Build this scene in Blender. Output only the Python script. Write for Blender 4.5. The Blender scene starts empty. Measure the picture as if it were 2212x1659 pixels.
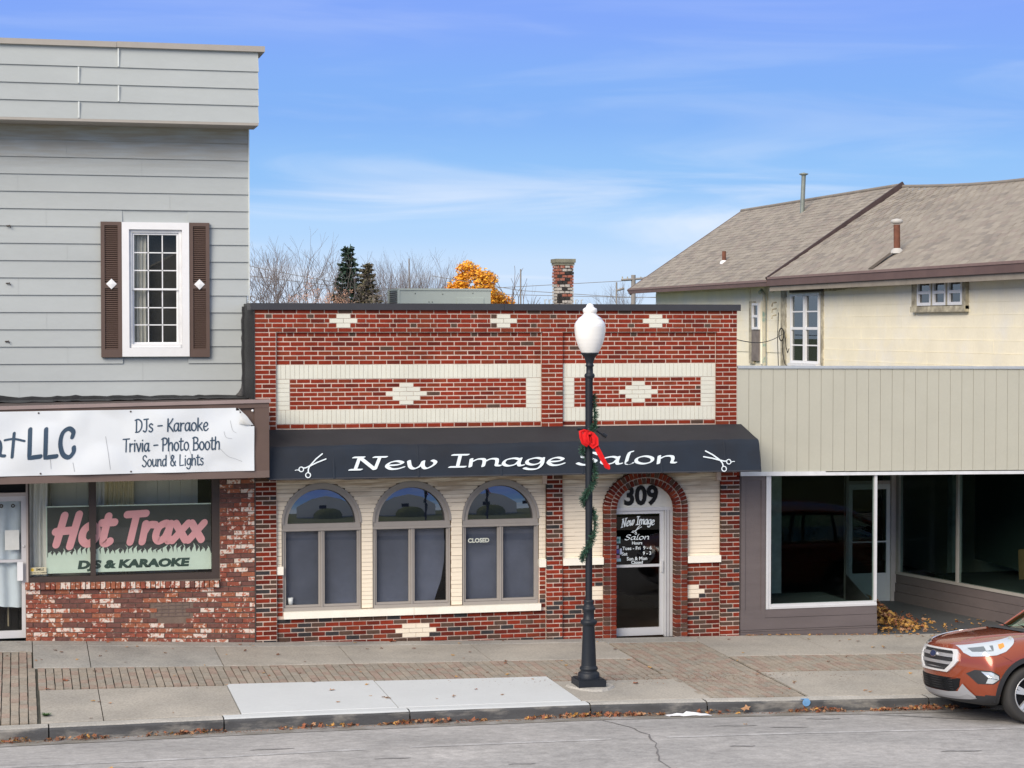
import bpy, bmesh, math, random
from mathutils import Vector, Matrix, Euler
from mathutils.bvhtree import BVHTree
R = math.radians
random.seed(7)
scene = bpy.context.scene
COL = scene.collection

# ------------------------------------------------------------------ camera
cam_data = bpy.data.cameras.new('camera')
cam = bpy.data.objects.new('camera', cam_data)
COL.objects.link(cam)
PSI = R(13.98); PIT = math.atan(121.5/4301.0)
cam.location = (-3.339, -28.8, 4.54)
cam.rotation_euler = (R(90)-PIT, 0, -PSI)
cam_data.sensor_width = 36.0
cam_data.lens = 36.0*4301.0/2212.0
cam_data.clip_start = 0.5
cam_data.clip_end = 3000
scene.camera = cam

# ------------------------------------------------------------------ sky, sun, exposure
SUN_EL, SUN_AZ = R(31), R(221)          # azimuth clockwise from +Y: light comes from the front left
world = bpy.data.worlds.new('World'); scene.world = world; world.use_nodes = True
nt = world.node_tree; nt.nodes.clear()
def N(t, **k):
    n = nt.nodes.new(t)
    for a, b in k.items(): setattr(n, a, b)
    return n
def L(a, b): nt.links.new(a, b)
out = N('ShaderNodeOutputWorld'); bg = N('ShaderNodeBackground'); bg.inputs['Strength'].default_value = 0.10
sky = N('ShaderNodeTexSky', sky_type='NISHITA', sun_disc=False, sun_elevation=SUN_EL, sun_rotation=SUN_AZ, altitude=200, air_density=1.0, dust_density=1.2, ozone_density=1.0)
tc = N('ShaderNodeTexCoord'); sep = N('ShaderNodeSeparateXYZ'); L(tc.outputs['Generated'], sep.inputs[0])
# height in the sky -> the blue of this sky (pale at the horizon, periwinkle above, whitened overhead out of view to neutralise the light), divided by 0.1 for the strength
ramp = N('ShaderNodeValToRGB'); L(sep.outputs['Z'], ramp.inputs['Fac'])
cr = ramp.color_ramp; cr.interpolation = 'EASE'
stops = [(0.0,(.50,.63,.80)),(0.028,(.46,.60,.80)),(0.05,(.345,.53,.79)),(0.075,(.215,.42,.75)),(0.11,(.165,.34,.73)),(0.16,(.165,.295,.75)),(0.22,(.17,.28,.73)),(0.42,(.46,.51,.66)),(1.0,(.70,.70,.73))]
while len(cr.elements) < len(stops): cr.elements.new(0.5)
for e, (p, c) in zip(cr.elements, stops): e.position = p; e.color = (*c, 1)
mul = N('ShaderNodeVectorMath', operation='SCALE'); L(ramp.outputs['Color'], mul.inputs[0]); mul.inputs['Scale'].default_value = 10.0
mixs = N('ShaderNodeMix', data_type='RGBA'); mixs.inputs['Factor'].default_value = 0.93
L(sky.outputs['Color'], mixs.inputs['A']); L(mul.outputs['Vector'], mixs.inputs['B'])
# thin streaks of cloud
mp = N('ShaderNodeMapping'); mp.inputs['Scale'].default_value = (2.4, 2.4, 19.0); mp.inputs['Rotation'].default_value = (R(1.2), R(-2.0), 0); L(tc.outputs['Generated'], mp.inputs['Vector'])
nz = N('ShaderNodeTexNoise'); nz.inputs['Scale'].default_value = 2.3; nz.inputs['Detail'].default_value = 7; nz.inputs['Roughness'].default_value = .52; nz.inputs['Distortion'].default_value = .6
L(mp.outputs['Vector'], nz.inputs['Vector'])
cr1 = N('ShaderNodeMapRange', interpolation_type='SMOOTHSTEP'); cr1.inputs['From Min'].default_value = .42; cr1.inputs['From Max'].default_value = .70; L(nz.outputs['Fac'], cr1.inputs['Value'])
band = N('ShaderNodeValToRGB'); L(sep.outputs['Z'], band.inputs['Fac'])
be = band.color_ramp; be.elements[0].position = 0.0; be.elements[0].color = (.55,.55,.55,1); be.elements[1].position = 0.5; be.elements[1].color = (.6,.6,.6,1)
for p, v in ((.030,.85),(.052,.80),(.072,.45),(.095,.16),(.18,.10),(.3,.4)):
    e = be.elements.new(p); e.color = (v,v,v,1)
cm = N('ShaderNodeMath', operation='MULTIPLY'); L(cr1.outputs['Result'], cm.inputs[0]); L(band.outputs['Color'], cm.inputs[1])
mixc = N('ShaderNodeMix', data_type='RGBA'); L(cm.outputs['Value'], mixc.inputs['Factor']); L(mixs.outputs['Result'], mixc.inputs['A']); mixc.inputs['B'].default_value = (6.6, 7.1, 8.0, 1)
L(mixc.outputs['Result'], bg.inputs['Color']); L(bg.outputs['Background'], out.inputs['Surface'])

sun_data = bpy.data.lights.new('sun', 'SUN'); sun = bpy.data.objects.new('sun', sun_data); COL.objects.link(sun)
sun_data.energy = 3.0; sun_data.angle = R(38); sun_data.color = (1.0, .885, .74)
sdir = Vector((math.sin(SUN_AZ)*math.cos(SUN_EL), math.cos(SUN_AZ)*math.cos(SUN_EL), math.sin(SUN_EL)))
sun.rotation_euler = sdir.to_track_quat('Z', 'Y').to_euler()
sun.location = (-10, -10, 30)
scene.view_settings.view_transform = 'Standard'; scene.view_settings.look = 'None'
scene.view_settings.exposure = 0.36; scene.view_settings.gamma = 1; scene.view_settings.use_curve_mapping = False
scene.render.engine = 'CYCLES'
scene.cycles.max_bounces = 8; scene.cycles.transparent_max_bounces = 12
scene.cycles.use_denoising = True

# ------------------------------------------------------------------ materials
MATS = {}
def mat(name, col, rough=.8, metal=0.0, var=.12, vscale=6.0, bump=0.0, bscale=60.0, spec=.5, col2=None, c2scale=3.0, c2lo=.5, c2hi=.65, coat=0.0, stretch=(1,1,1), fine=0.0, emit=None, grime=0.0, speck=0.0):
    if name in MATS: return MATS[name]
    m = bpy.data.materials.new(name); m.use_nodes = True; t = m.node_tree; n = t.nodes; b = n['Principled BSDF']
    b.inputs['Base Color'].default_value = (*col, 1); b.inputs['Roughness'].default_value = rough; b.inputs['Metallic'].default_value = metal
    b.inputs['Specular IOR Level'].default_value = spec; b.inputs['Coat Weight'].default_value = coat
    if coat: b.inputs['Coat Roughness'].default_value = .04
    geo = n.new('ShaderNodeNewGeometry'); mpn = n.new('ShaderNodeMapping'); mpn.inputs['Scale'].default_value = stretch
    t.links.new(geo.outputs['Position'], mpn.inputs['Vector'])
    def noise(s, d=4):
        q = n.new('ShaderNodeTexNoise'); q.inputs['Scale'].default_value = s; q.inputs['Detail'].default_value = d; q.inputs['Roughness'].default_value = .6
        t.links.new(mpn.outputs['Vector'], q.inputs['Vector']); return q
    cur = None
    if col2 is not None:
        q = noise(c2scale, 6); r = n.new('ShaderNodeMapRange'); r.inputs['From Min'].default_value = c2lo; r.inputs['From Max'].default_value = c2hi
        t.links.new(q.outputs['Fac'], r.inputs['Value'])
        mx = n.new('ShaderNodeMix'); mx.data_type = 'RGBA'; mx.inputs['A'].default_value = (*col, 1); mx.inputs['B'].default_value = (*col2, 1)
        t.links.new(r.outputs['Result'], mx.inputs['Factor']); cur = mx.outputs['Result']
    def scale_by(s, amt, cur):
        q = noise(s); r = n.new('ShaderNodeMapRange'); r.inputs['From Min'].default_value = .25; r.inputs['From Max'].default_value = .75
        r.inputs['To Min'].default_value = 1-amt; r.inputs['To Max'].default_value = 1+amt; t.links.new(q.outputs['Fac'], r.inputs['Value'])
        v = n.new('ShaderNodeVectorMath'); v.operation = 'SCALE'
        if cur is None: v.inputs[0].default_value = col
        else: t.links.new(cur, v.inputs[0])
        t.links.new(r.outputs['Result'], v.inputs['Scale']); return v.outputs['Vector']
    if var: cur = scale_by(vscale, var, cur)
    if fine: cur = scale_by(vscale*18, fine, cur)
    if grime: cur = scale_by(.75, grime, cur)
    if speck: cur = scale_by(38, speck, cur)
    if cur is not None: t.links.new(cur, b.inputs['Base Color'])
    if bump:
        q = noise(bscale, 5); bp = n.new('ShaderNodeBump'); bp.inputs['Strength'].default_value = bump; bp.inputs['Distance'].default_value = .01
        t.links.new(q.outputs['Fac'], bp.inputs['Height']); t.links.new(bp.outputs['Normal'], b.inputs['Normal'])
    MATS[name] = m; return m
def glass(name, tint=(.9,.93,.92), ior=1.5, rough=0.0, base=0.0):
    if name in MATS: return MATS[name]
    m = bpy.data.materials.new(name); m.use_nodes = True; t = m.node_tree; n = t.nodes; n.clear()
    o = n.new('ShaderNodeOutputMaterial'); tr = n.new('ShaderNodeBsdfTransparent'); tr.inputs['Color'].default_value = (*tint, 1)
    gl = n.new('ShaderNodeBsdfGlossy'); gl.inputs['Roughness'].default_value = rough
    fr = n.new('ShaderNodeFresnel'); fr.inputs['IOR'].default_value = ior; ad = n.new('ShaderNodeMath'); ad.operation = 'ADD'; ad.use_clamp = True; ad.inputs[1].default_value = base
    mx = n.new('ShaderNodeMixShader'); t.links.new(fr.outputs[0], ad.inputs[0]); gm = n.new('ShaderNodeNewGeometry'); iv = n.new('ShaderNodeMath'); iv.operation = 'SUBTRACT'; iv.inputs[0].default_value = 1.0; t.links.new(gm.outputs['Backfacing'], iv.inputs[1]); mb_ = n.new('ShaderNodeMath'); mb_.operation = 'MULTIPLY'; t.links.new(ad.outputs[0], mb_.inputs[0]); t.links.new(iv.outputs[0], mb_.inputs[1]); t.links.new(mb_.outputs[0], mx.inputs[0]); t.links.new(tr.outputs[0], mx.inputs[1]); t.links.new(gl.outputs[0], mx.inputs[2]); t.links.new(mx.outputs[0], o.inputs[0])
    MATS[name] = m; return m

# ------------------------------------------------------------------ helpers
WL = {}                                  # world translation of every object
def tag(o, label=None, cat=None, group=None, kind=None):
    if label: o['label'] = label
    if cat: o['category'] = cat
    if group: o['group'] = group
    if kind: o['kind'] = kind
    return o
def thing(name, loc, label=None, cat=None, group=None, kind=None):
    o = bpy.data.objects.new(name, None); COL.objects.link(o); o.location = loc; o.empty_display_size = .2
    WL[o.name] = Vector(loc); return tag(o, label, cat, group, kind)
def link(o, parent=None, at=(0,0,0)):
    COL.objects.link(o); at = Vector(at)
    if parent is not None:
        o.parent = parent; o.location = at - WL[parent.name]
    else: o.location = at
    WL[o.name] = at; return o
class MB:
    """collects polygons in world coordinates"""
    def __init__(s): s.v = []; s.f = []; s.mi = []; s.mats = []; s.sm = []
    def m(s, mt):
        if mt not in s.mats: s.mats.append(mt)
        return s.mats.index(mt)
    def poly(s, pts, faces, mt=None, smooth=False):
        o = len(s.v); s.v += [tuple(p) for p in pts]; i = s.m(mt) if mt else 0
        for f in faces: s.f.append(tuple(o+k for k in f)); s.mi.append(i); s.sm.append(smooth)
        return s
    def box(s, x0, x1, y0, y1, z0, z1, mt=None, M=None):
        p = [Vector((x, y, z)) for z in (z0, z1) for y in (y0, y1) for x in (x0, x1)]
        if M is not None: p = [M @ q for q in p]
        return s.poly(p, [(0,2,3,1),(4,5,7,6),(0,1,5,4),(2,6,7,3),(0,4,6,2),(1,3,7,5)], mt)
    def obox(s, c, size, rot, mt=None):
        M = Matrix.Translation(c) @ rot.to_4x4(); x, y, z = [k/2 for k in size]
        return s.box(-x, x, -y, y, -z, z, mt, M)
    def tube(s, pts, radii, n=8, mt=None, caps=True, smooth=True):
        pts = [Vector(p) for p in pts]
        if not hasattr(radii, '__len__'): radii = [radii]*len(pts)
        rings = []; prev = None
        for i, p in enumerate(pts):
            d = (pts[min(i+1, len(pts)-1)] - pts[max(i-1, 0)])
            if d.length < 1e-9: d = Vector((0,0,1))
            d.normalize()
            a = d.cross(Vector((0,0,1))) if prev is None else prev - d*prev.dot(d)
            if a.length < 1e-4: a = d.cross(Vector((1,0,0)))
            a.normalize(); prev = a; b = d.cross(a)
            rings.append([p + (a*math.cos(2*math.pi*k/n) + b*math.sin(2*math.pi*k/n))*radii[i] for k in range(n)])
        vs = [q for r in rings for q in r]; fs = []
        for i in range(len(pts)-1):
            for k in range(n):
                fs.append((i*n+k, i*n+(k+1)%n, (i+1)*n+(k+1)%n, (i+1)*n+k))
        s.poly(vs, fs, mt, smooth)
        if caps:
            s.poly(rings[0], [tuple(range(n))[::-1]], mt); s.poly(rings[-1], [tuple(range(n))], mt)
        return s
    def lathe(s, c, prof, n=32, mt=None, axis='Z', smooth=True, flute=None):
        c = Vector(c); vs = []; fs = []
        for i, (r, h) in enumerate(prof):
            for k in range(n):
                a = 2*math.pi*k/n; rr = r
                if flute and flute[0] <= i <= flute[1] and k % 2: rr = r*.88
                if axis == 'Z': vs.append(c + Vector((rr*math.cos(a), rr*math.sin(a), h)))
                elif axis == 'Y': vs.append(c + Vector((rr*math.cos(a), h, rr*math.sin(a))))
                else: vs.append(c + Vector((h, rr*math.cos(a), rr*math.sin(a))))
        for i in range(len(prof)-1):
            for k in range(n): fs.append((i*n+k, i*n+(k+1)%n, (i+1)*n+(k+1)%n, (i+1)*n+k))
        s.poly(vs, fs, mt, smooth); return s
    def build(s, name, mt=None, parent=None, **k):
        me = bpy.data.meshes.new(name); me.from_pydata(s.v, [], s.f)
        if mt is not None and not s.mats: me.materials.append(mt)
        for q in s.mats: me.materials.append(q)
        if s.mats: me.polygons.foreach_set('material_index', s.mi)
        me.polygons.foreach_set('use_smooth', s.sm); me.update()
        bm = bmesh.new(); bm.from_mesh(me); bmesh.ops.recalc_face_normals(bm, faces=bm.faces); bm.to_mesh(me); bm.free()
        # object's origin goes to the middle of its base
        if s.v:
            xs = [v[0] for v in s.v]; ys = [v[1] for v in s.v]; zs = [v[2] for v in s.v]
            c = Vector(((min(xs)+max(xs))/2, (min(ys)+max(ys))/2, min(zs)))
            me.transform(Matrix.Translation(-c))
        else: c = Vector((0,0,0))
        o = bpy.data.objects.new(name, me); link(o, parent, c); return tag(o, **k)
def box(name, x0, x1, y0, y1, z0, z1, mt, parent=None, **k):
    return MB().box(x0, x1, y0, y1, z0, z1).build(name, mt, parent, **k)
_unit = {}
def unit_mesh(mt, name):
    if (mt.name, name) not in _unit:
        me = bpy.data.meshes.new(name)
        p = [(x, y, z) for z in (-.5,.5) for y in (-.5,.5) for x in (-.5,.5)]
        me.from_pydata(p, [], [(0,2,3,1),(4,5,7,6),(0,1,5,4),(2,6,7,3),(0,4,6,2),(1,3,7,5)]); me.materials.append(mt)
        _unit[(mt.name, name)] = me
    return _unit[(mt.name, name)]
class Pieces:
    """many alike pieces: those that show largest become parts of their own, the rest one part of kind stuff"""
    def __init__(s, parent, name, rest, limit=290): s.p = parent; s.n = name; s.r = rest; s.lim = limit; s.a = []
    def add(s, c, size, mt, rot=None, prio=None):
        c = Vector(c); d = (c - cam.location).length
        s.a.append((prio if prio is not None else size[0]*size[2]*1000/d, c, size, rot or Matrix.Identity(3), mt))
    def done(s):
        s.a.sort(key=lambda t: -t[0])
        for _, c, size, rot, mt in s.a[:s.lim]:
            o = bpy.data.objects.new(s.n, unit_mesh(mt, s.n)); o.scale = size; o.rotation_euler = rot.to_euler(); link(o, s.p, c)
        if len(s.a) > s.lim:
            mb = MB()
            for _, c, size, rot, mt in s.a[s.lim:]: mb.obox(c, size, rot, mt)
            mb.build(s.r, None, s.p, kind='stuff')
def pick(w):
    t = random.random()*sum(a for a, _ in w)
    for a, m in w:
        t -= a
        if t <= 0: return m
    return w[-1][1]
def lerp(xs, ys, x):
    if x <= xs[0]: return ys[0]
    for i in range(len(xs)-1):
        if x <= xs[i+1]: return ys[i] + (ys[i+1]-ys[i])*(x-xs[i])/(xs[i+1]-xs[i])
    return ys[-1]
XW=[-60,-6,-3.24,0,3.8,7.46,9.7,14,60]; ZW=[.25,.2,.134,-.015,-.126,-.194,-.265,-.36,-.8]
XK=[-60,-6,-3.5,0,3.5,5,7.85,14,60]; ZK=[-.1,-.13,-.135,-.135,-.165,-.2,-.28,-.42,-.8]
def g(x, y):
    a = lerp(XW, ZW, x); b = lerp(XK, ZK, x)
    if y > -5: t = min(1, max(0, -y/5)); return a+(b-a)*t
    d = -5-y
    return b-.15+(.07*d if d < 2 else .14+.015*(d-2) if d < 6 else .20-.02*(d-6))
def grot(x, y):
    e = .2; n = Vector((-(g(x+e,y)-g(x-e,y))/(2*e), -(g(x,y+e)-g(x,y-e))/(2*e), 1)).normalized()
    X = Vector((1,0,0)); X = (X - n*X.dot(n)).normalized(); Y = n.cross(X)
    return Matrix((X, Y, n)).transposed()

# ------------------------------------------------------------------ pen lettering
def spline(pts, closed=False, n=7):
    if len(pts) < 3: return list(pts)
    P = list(pts); o = []
    m = len(P)
    for i in range(m if closed else m-1):
        if closed: a, b, c, d = P[(i-1) % m], P[i], P[(i+1) % m], P[(i+2) % m]
        else: a, b, c, d = P[max(i-1,0)], P[i], P[i+1], P[min(i+2,m-1)]
        for k in range(n):
            t = k/n
            o.append(tuple(.5*((2*b[j]) + (-a[j]+c[j])*t + (2*a[j]-5*b[j]+4*c[j]-d[j])*t*t + (-a[j]+3*b[j]-3*c[j]+d[j])*t**3) for j in (0,1)))
    o.append(P[0] if closed else P[-1]); return o
# glyph: (advance, [(kind, points)...]); kind s = smooth, l = straight, c = closed smooth; cap height 7, x height 4.5
GL = {
 'a': (4.3, [('s',[(3.3,3.7),(2.3,4.5),(.8,3.6),(.4,1.4),(1.3,.1),(2.6,.9),(3.3,3.0)]),('s',[(3.5,4.4),(3.3,1.2),(3.6,.1),(4.2,.4)])]),
 'b': (4.2, [('l',[(.6,7),(.5,.3)]),('s',[(.6,2.8),(2.0,4.5),(3.6,3.2),(3.2,.9),(1.8,0),(.5,.8)])]),
 'c': (3.6, [('s',[(3.1,3.7),(2.0,4.5),(.7,3.3),(.5,1.2),(1.8,0),(3.2,.8)])]),
 'd': (4.3, [('s',[(3.3,3.7),(2.2,4.5),(.7,3.4),(.5,1.2),(1.6,0),(2.9,1.2),(3.3,3.0)]),('l',[(3.5,7),(3.4,.1)])]),
 'e': (3.8, [('s',[(.6,2.1),(2.3,2.4),(3.1,3.5),(2.1,4.5),(.9,3.7),(.4,1.8),(1.2,.1),(2.4,.1),(3.4,1.0)])]),
 'g': (4.2, [('s',[(3.3,3.8),(2.2,4.5),(.7,3.4),(.6,1.5),(1.7,.5),(3.0,1.6),(3.4,3.4)]),('s',[(3.5,4.4),(3.4,0.5),(2.6,-1.9),(1.1,-2.1),(.2,-1.4)])]),
 'h': (4.3, [('l',[(.6,7),(.5,0)]),('s',[(.6,2.7),(1.8,4.3),(3.0,4.2),(3.4,2.6),(3.3,.1)])]),
 'i': (1.9, [('l',[(.8,4.5),(.8,.1)]),('l',[(.9,6.0),(.95,6.2)])]),
 'k': (4.0, [('l',[(.6,7),(.5,0)]),('l',[(3.2,4.4),(.7,2.1)]),('l',[(1.3,2.6),(3.5,.1)])]),
 'l': (2.2, [('s',[(1.7,7.4),(1.1,6.4),(.8,1.0),(1.3,0),(2.0,.5)])]),
 'm': (6.4, [('l',[(.6,4.5),(.6,0)]),('s',[(.7,2.7),(1.8,4.3),(2.9,4.2),(3.1,2.6),(3.0,.1)]),('s',[(3.1,2.7),(4.2,4.3),(5.3,4.2),(5.5,2.4),(5.5,.6),(6.2,.3)])]),
 'n': (4.3, [('l',[(.6,4.5),(.6,0)]),('s',[(.7,2.7),(1.8,4.3),(3.0,4.2),(3.3,2.6),(3.2,.6),(3.9,.3)])]),
 'o': (4.2, [('c',[(2.0,4.5),(.6,3.3),(.6,1.1),(2.0,0),(3.4,1.2),(3.4,3.4)])]),
 'r': (3.2, [('l',[(.6,4.5),(.6,0)]),('s',[(.7,2.5),(1.5,4.1),(2.9,4.2)])]),
 's': (3.2, [('s',[(2.7,3.9),(1.6,4.5),(.6,3.6),(1.2,2.6),(2.5,1.8),(2.6,.7),(1.4,0),(.3,.6)])]),
 't': (3.2, [('s',[(1.3,6.6),(1.1,1.0),(1.8,0),(2.7,.5)]),('l',[(.1,5.0),(2.9,5.1)])]),
 'u': (4.3, [('s',[(.6,4.5),(.6,1.2),(1.7,0),(3.2,1.6)]),('s',[(3.4,4.5),(3.3,.8),(4.0,.2)])]),
 'v': (3.8, [('s',[(.3,4.5),(1.2,2.2),(1.8,.1)]),('s',[(1.8,.1),(2.9,2.4),(3.2,4.5)])]),
 'w': (5.8, [('s',[(.4,4.5),(.8,1.2),(1.6,.0),(2.6,1.6),(3.0,4.2)]),('s',[(3.0,4.2),(3.1,1.2),(3.8,.0),(4.9,1.8),(5.2,3.6),(4.6,4.6)])]),
 'x': (3.9, [('l',[(.4,4.4),(3.5,.2)]),('l',[(3.4,4.4),(.4,.1)])]),
 'B': (4.6, [('l',[(.8,7),(.6,0)]),('s',[(0,6.6),(1.6,7.1),(3.5,6.4),(3.4,4.6),(1.0,3.7)]),('s',[(1.0,3.7),(3.2,3.6),(4.1,2.1),(3.2,.3),(.2,0)])]),
 'C': (5.0, [('s',[(4.0,5.0),(4.3,6.3),(3.0,7.1),(1.2,6.0),(.5,3.4),(1.2,.8),(2.9,0),(4.3,1.2),(4.4,2.4)])]),
 'D': (5.0, [('l',[(.9,7),(.7,0)]),('s',[(0,6.6),(2.2,7.0),(4.2,5.4),(4.1,2.4),(2.4,.3),(.2,0)])]),
 'H': (5.6, [('l',[(1.2,7),(.6,0)]),('l',[(4.4,7.2),(3.7,-.5)]),('l',[(-.1,3.1),(4.0,3.4)])]),
 'I': (3.2, [('l',[(1.6,7),(1.4,0)]),('l',[(.2,7),(3.0,7)]),('l',[(0,0),(2.8,0)])]),
 'J': (3.8, [('l',[(.8,6.9),(3.6,7.1)]),('s',[(2.6,7),(2.5,1.8),(1.6,.1),(.3,.7)])]),
 'K': (4.6, [('l',[(.9,7),(.7,0)]),('s',[(4.1,7),(2.5,4.8),(1.0,3.6)]),('s',[(1.0,3.6),(2.6,2.0),(4.3,0)])]),
 'L': (4.6, [('l',[(1.0,7),(.7,0),(3.9,.3)])]),
 'N': (6.0, [('l',[(1.3,7),(.9,0)]),('l',[(1.3,7),(4.3,.1)]),('l',[(4.9,7),(4.4,.1)]),('l',[(.3,7),(2.0,7)]),('l',[(3.9,7),(6.0,7)]),('l',[(0,0),(1.9,0)])]),
 'P': (4.4, [('l',[(.9,7),(.7,0)]),('s',[(0,6.4),(1.8,7.1),(3.7,6.3),(3.5,4.2),(2.0,3.3),(1.0,3.6)])]),
 'S': (4.4, [('s',[(3.9,6.0),(2.8,7.1),(1.2,6.4),(1.0,4.7),(2.6,3.5),(3.6,2.1),(2.8,.2),(1.2,0),(.2,1.0)])]),
 'T': (4.4, [('l',[(.1,6.9),(4.6,7.1)]),('l',[(2.4,7),(2.1,0)])]),
 '&': (5.2, [('s',[(4.6,.2),(2.4,3.2),(1.2,5.4),(2.0,6.9),(3.2,6.0),(2.6,4.5),(.9,3.0),(.7,1.0),(2.2,0),(3.8,1.2),(4.6,3.0)])]),
 '-': (3.8, [('l',[(.5,3.2),(3.3,3.3)])]),
 ' ': (2.6, []),
}
def pen(mb, pts, a, b, th, place, lift, mt=None):
    """one stroke of an oval pen (half sizes a, b, turned by th); place maps (x, z, lift) to the world"""
    e1 = (math.cos(th), math.sin(th)); e2 = (-e1[1], e1[0])
    P = [p for i, p in enumerate(pts) if i == 0 or math.dist(p, pts[i-1]) > 1e-6]
    Q = [P[0]]
    for p, q in zip(P, P[1:]):
        k = max(1, int(math.dist(p, q)/.035)); Q += [(p[0]+(q[0]-p[0])*i/k, p[1]+(q[1]-p[1])*i/k) for i in range(1, k+1)]
    P = Q
    if len(P) < 2: return
    Lf = []; Rt = []; 
    for i, p in enumerate(P):
        q0 = P[max(i-1,0)]; q1 = P[min(i+1,len(P)-1)]; d = (q1[0]-q0[0], q1[1]-q0[1]); l = math.hypot(*d) or 1; n = (-d[1]/l, d[0]/l)
        # support of the oval along n
        c1 = n[0]*e1[0]+n[1]*e1[1]; c2 = n[0]*e2[0]+n[1]*e2[1]; h = math.sqrt((a*c1)**2+(b*c2)**2) or 1e-6
        o = ((a*a*c1*e1[0]+b*b*c2*e2[0])/h, (a*a*c1*e1[1]+b*b*c2*e2[1])/h)
        Lf.append((p[0]+o[0], p[1]+o[1])); Rt.append((p[0]-o[0], p[1]-o[1]))
    vs = [place(x, z, lift) for x, z in Lf] + [place(x, z, lift) for x, z in Rt]; n = len(P)
    mb.poly(vs, [(i, i+1, n+i+1, n+i) for i in range(n-1)], mt)
    for c in (P[0], P[-1]):
        lift += .00012
        ring = [(c[0]+a*math.cos(t)*e1[0]+b*math.sin(t)*e2[0], c[1]+a*math.cos(t)*e1[1]+b*math.sin(t)*e2[1]) for t in [2*math.pi*k/14 for k in range(14)]]
        mb.poly([place(x, z, lift) for x, z in ring], [tuple(range(14))], mt)
def write(mb, text, x0, x1, z0, h, place, a=.45, b=.3, th=.6, slant=0.0, wide=None, mt=None, slope=0.0):
    """pen lettering of text between x0 and x1 on a baseline z0, capital height h"""
    tot = sum(GL[c][0] for c in text); sx = (x1-x0)/tot; sz = h/7.0; cx = 0; lift = .0012
    for c in text:
        for kind, pts in GL[c][1]:
            q = spline(pts, kind == 'c') if kind != 'l' else pts
            q = [(cx+p[0]+slant*p[1]*sz/sx, p[1]) for p in q]
            q = [(x0+p[0]*sx, z0+p[1]*sz+slope*p[0]*sx) for p in q]
            pen(mb, q, a*sz, b*sz, th, place, lift, mt); lift += .0004
            if lift > .0045: lift = .0012
        cx += GL[c][0]
def print_text(name, s, x, y, z, size, mt, parent, align='CENTER', bold=0.0, xs=1.0, shear=0.0, depth=0.0, rot=(R(90),0,0)):
    """plain upright print"""
    cu = bpy.data.curves.new(name, 'FONT'); cu.body = s; cu.size = size; cu.align_x = align; cu.offset = bold; cu.shear = shear; cu.extrude = depth; cu.resolution_u = 3
    o = bpy.data.objects.new(name, cu); COL.objects.link(o); dg = bpy.context.evaluated_depsgraph_get()
    me = bpy.data.meshes.new_from_object(o.evaluated_get(dg)); bpy.data.objects.remove(o); me.name = name
    me.transform(Matrix.Translation((x, y, z)) @ Euler(rot).to_matrix().to_4x4() @ Matrix.Diagonal((xs, 1, 1, 1)))
    me.materials.clear(); me.materials.append(mt)
    c = Vector((x, y, z)); me.transform(Matrix.Translation(-c)); q = bpy.data.objects.new(name, me); return link(q, parent, c)
# ------------------------------------------------------------------ the palette
M_MORTAR = mat('mortar_pale', (.62,.50,.425), .95, grime=.2, var=.15, vscale=5, bump=.3, bscale=200)
M_MORTAR2 = mat('mortar_brown', (.17,.125,.10), .95, var=.2, vscale=8, bump=.4, bscale=200)
RED = [mat('brick_red', (.212,.029,.014), .9, spec=.15, grime=.28, var=.22, vscale=9, bump=.25, bscale=120, fine=.12),
       mat('brick_rust', (.196,.038,.018), .9, spec=.15, grime=.28, var=.25, vscale=9, bump=.25, bscale=120, fine=.12),
       mat('brick_deep', (.125,.021,.013), .9, spec=.15, grime=.28, var=.22, vscale=9, bump=.25, bscale=120, fine=.12)]
M_BRDK = mat('brick_brown', (.090,.054,.040), .9, spec=.15, grime=.28, var=.25, vscale=9, bump=.25, bscale=120, fine=.15)
M_BRGR = mat('brick_charcoal', (.042,.040,.042), .9, spec=.15, grime=.28, var=.3, vscale=9, bump=.25, bscale=120, fine=.15)
UP = [(62,RED[0]),(30,RED[1]),(10,RED[2]),(2,M_BRDK)]
LO = [(26,RED[0]),(14,RED[1]),(24,RED[2]),(21,M_BRDK),(8,M_BRGR)]
M_CREAM = mat('brick_cream', (.67,.67,.58), .6, grime=.07, var=.05, vscale=4, bump=.1, fine=.03)
M_CREAML = mat('brick_cream_low', (.80,.72,.58), .6, var=.09, vscale=3, bump=.15, fine=.04, stretch=(.4,1,5))
M_STONE = mat('cast_stone', (.86,.83,.73), .7, var=.06, vscale=3, bump=.1, fine=.05)
M_BLACKM = mat('black_metal_trim', (.040,.040,.046), .45, var=.08)
M_AWN = mat('awning_canvas', (.018,.026,.040), .7, spec=.25, var=.14, vscale=1.6, bump=.08, bscale=300, col2=(.019,.022,.029), c2scale=1.2, c2lo=.4, c2hi=.75)
M_WHITE = mat('white_paint', (.78,.79,.80), .5, var=.03)
M_LETTER = mat('white_lettering', (.70,.78,.82), .6, var=.0)
M_TAUPE = mat('taupe_frame', (.32,.295,.27), .5, var=.05)
M_ALU = mat('brushed_aluminium', (.62,.63,.64), .45, metal=.35, var=.06, vscale=2)
M_INK = mat('black_paint', (.010,.011,.013), .6, var=.0, spec=.2)
M_NAVY = mat('dark_blue_ink', (.030,.062,.105), .7, var=.1)
M_GLASS = glass('clear_glass', (.96,.97,.965))
M_GLASSD = glass('old_plate_glass', (.74,.82,.80), ior=1.32)
M_SHADE = mat('window_shade', (.070,.080,.118), .55, grime=.25, var=.3, vscale=1.3, fine=.05, bump=.1, bscale=4)
M_DARK = mat('dark_interior', (.018,.020,.022), .9, var=.3, vscale=1)
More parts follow.
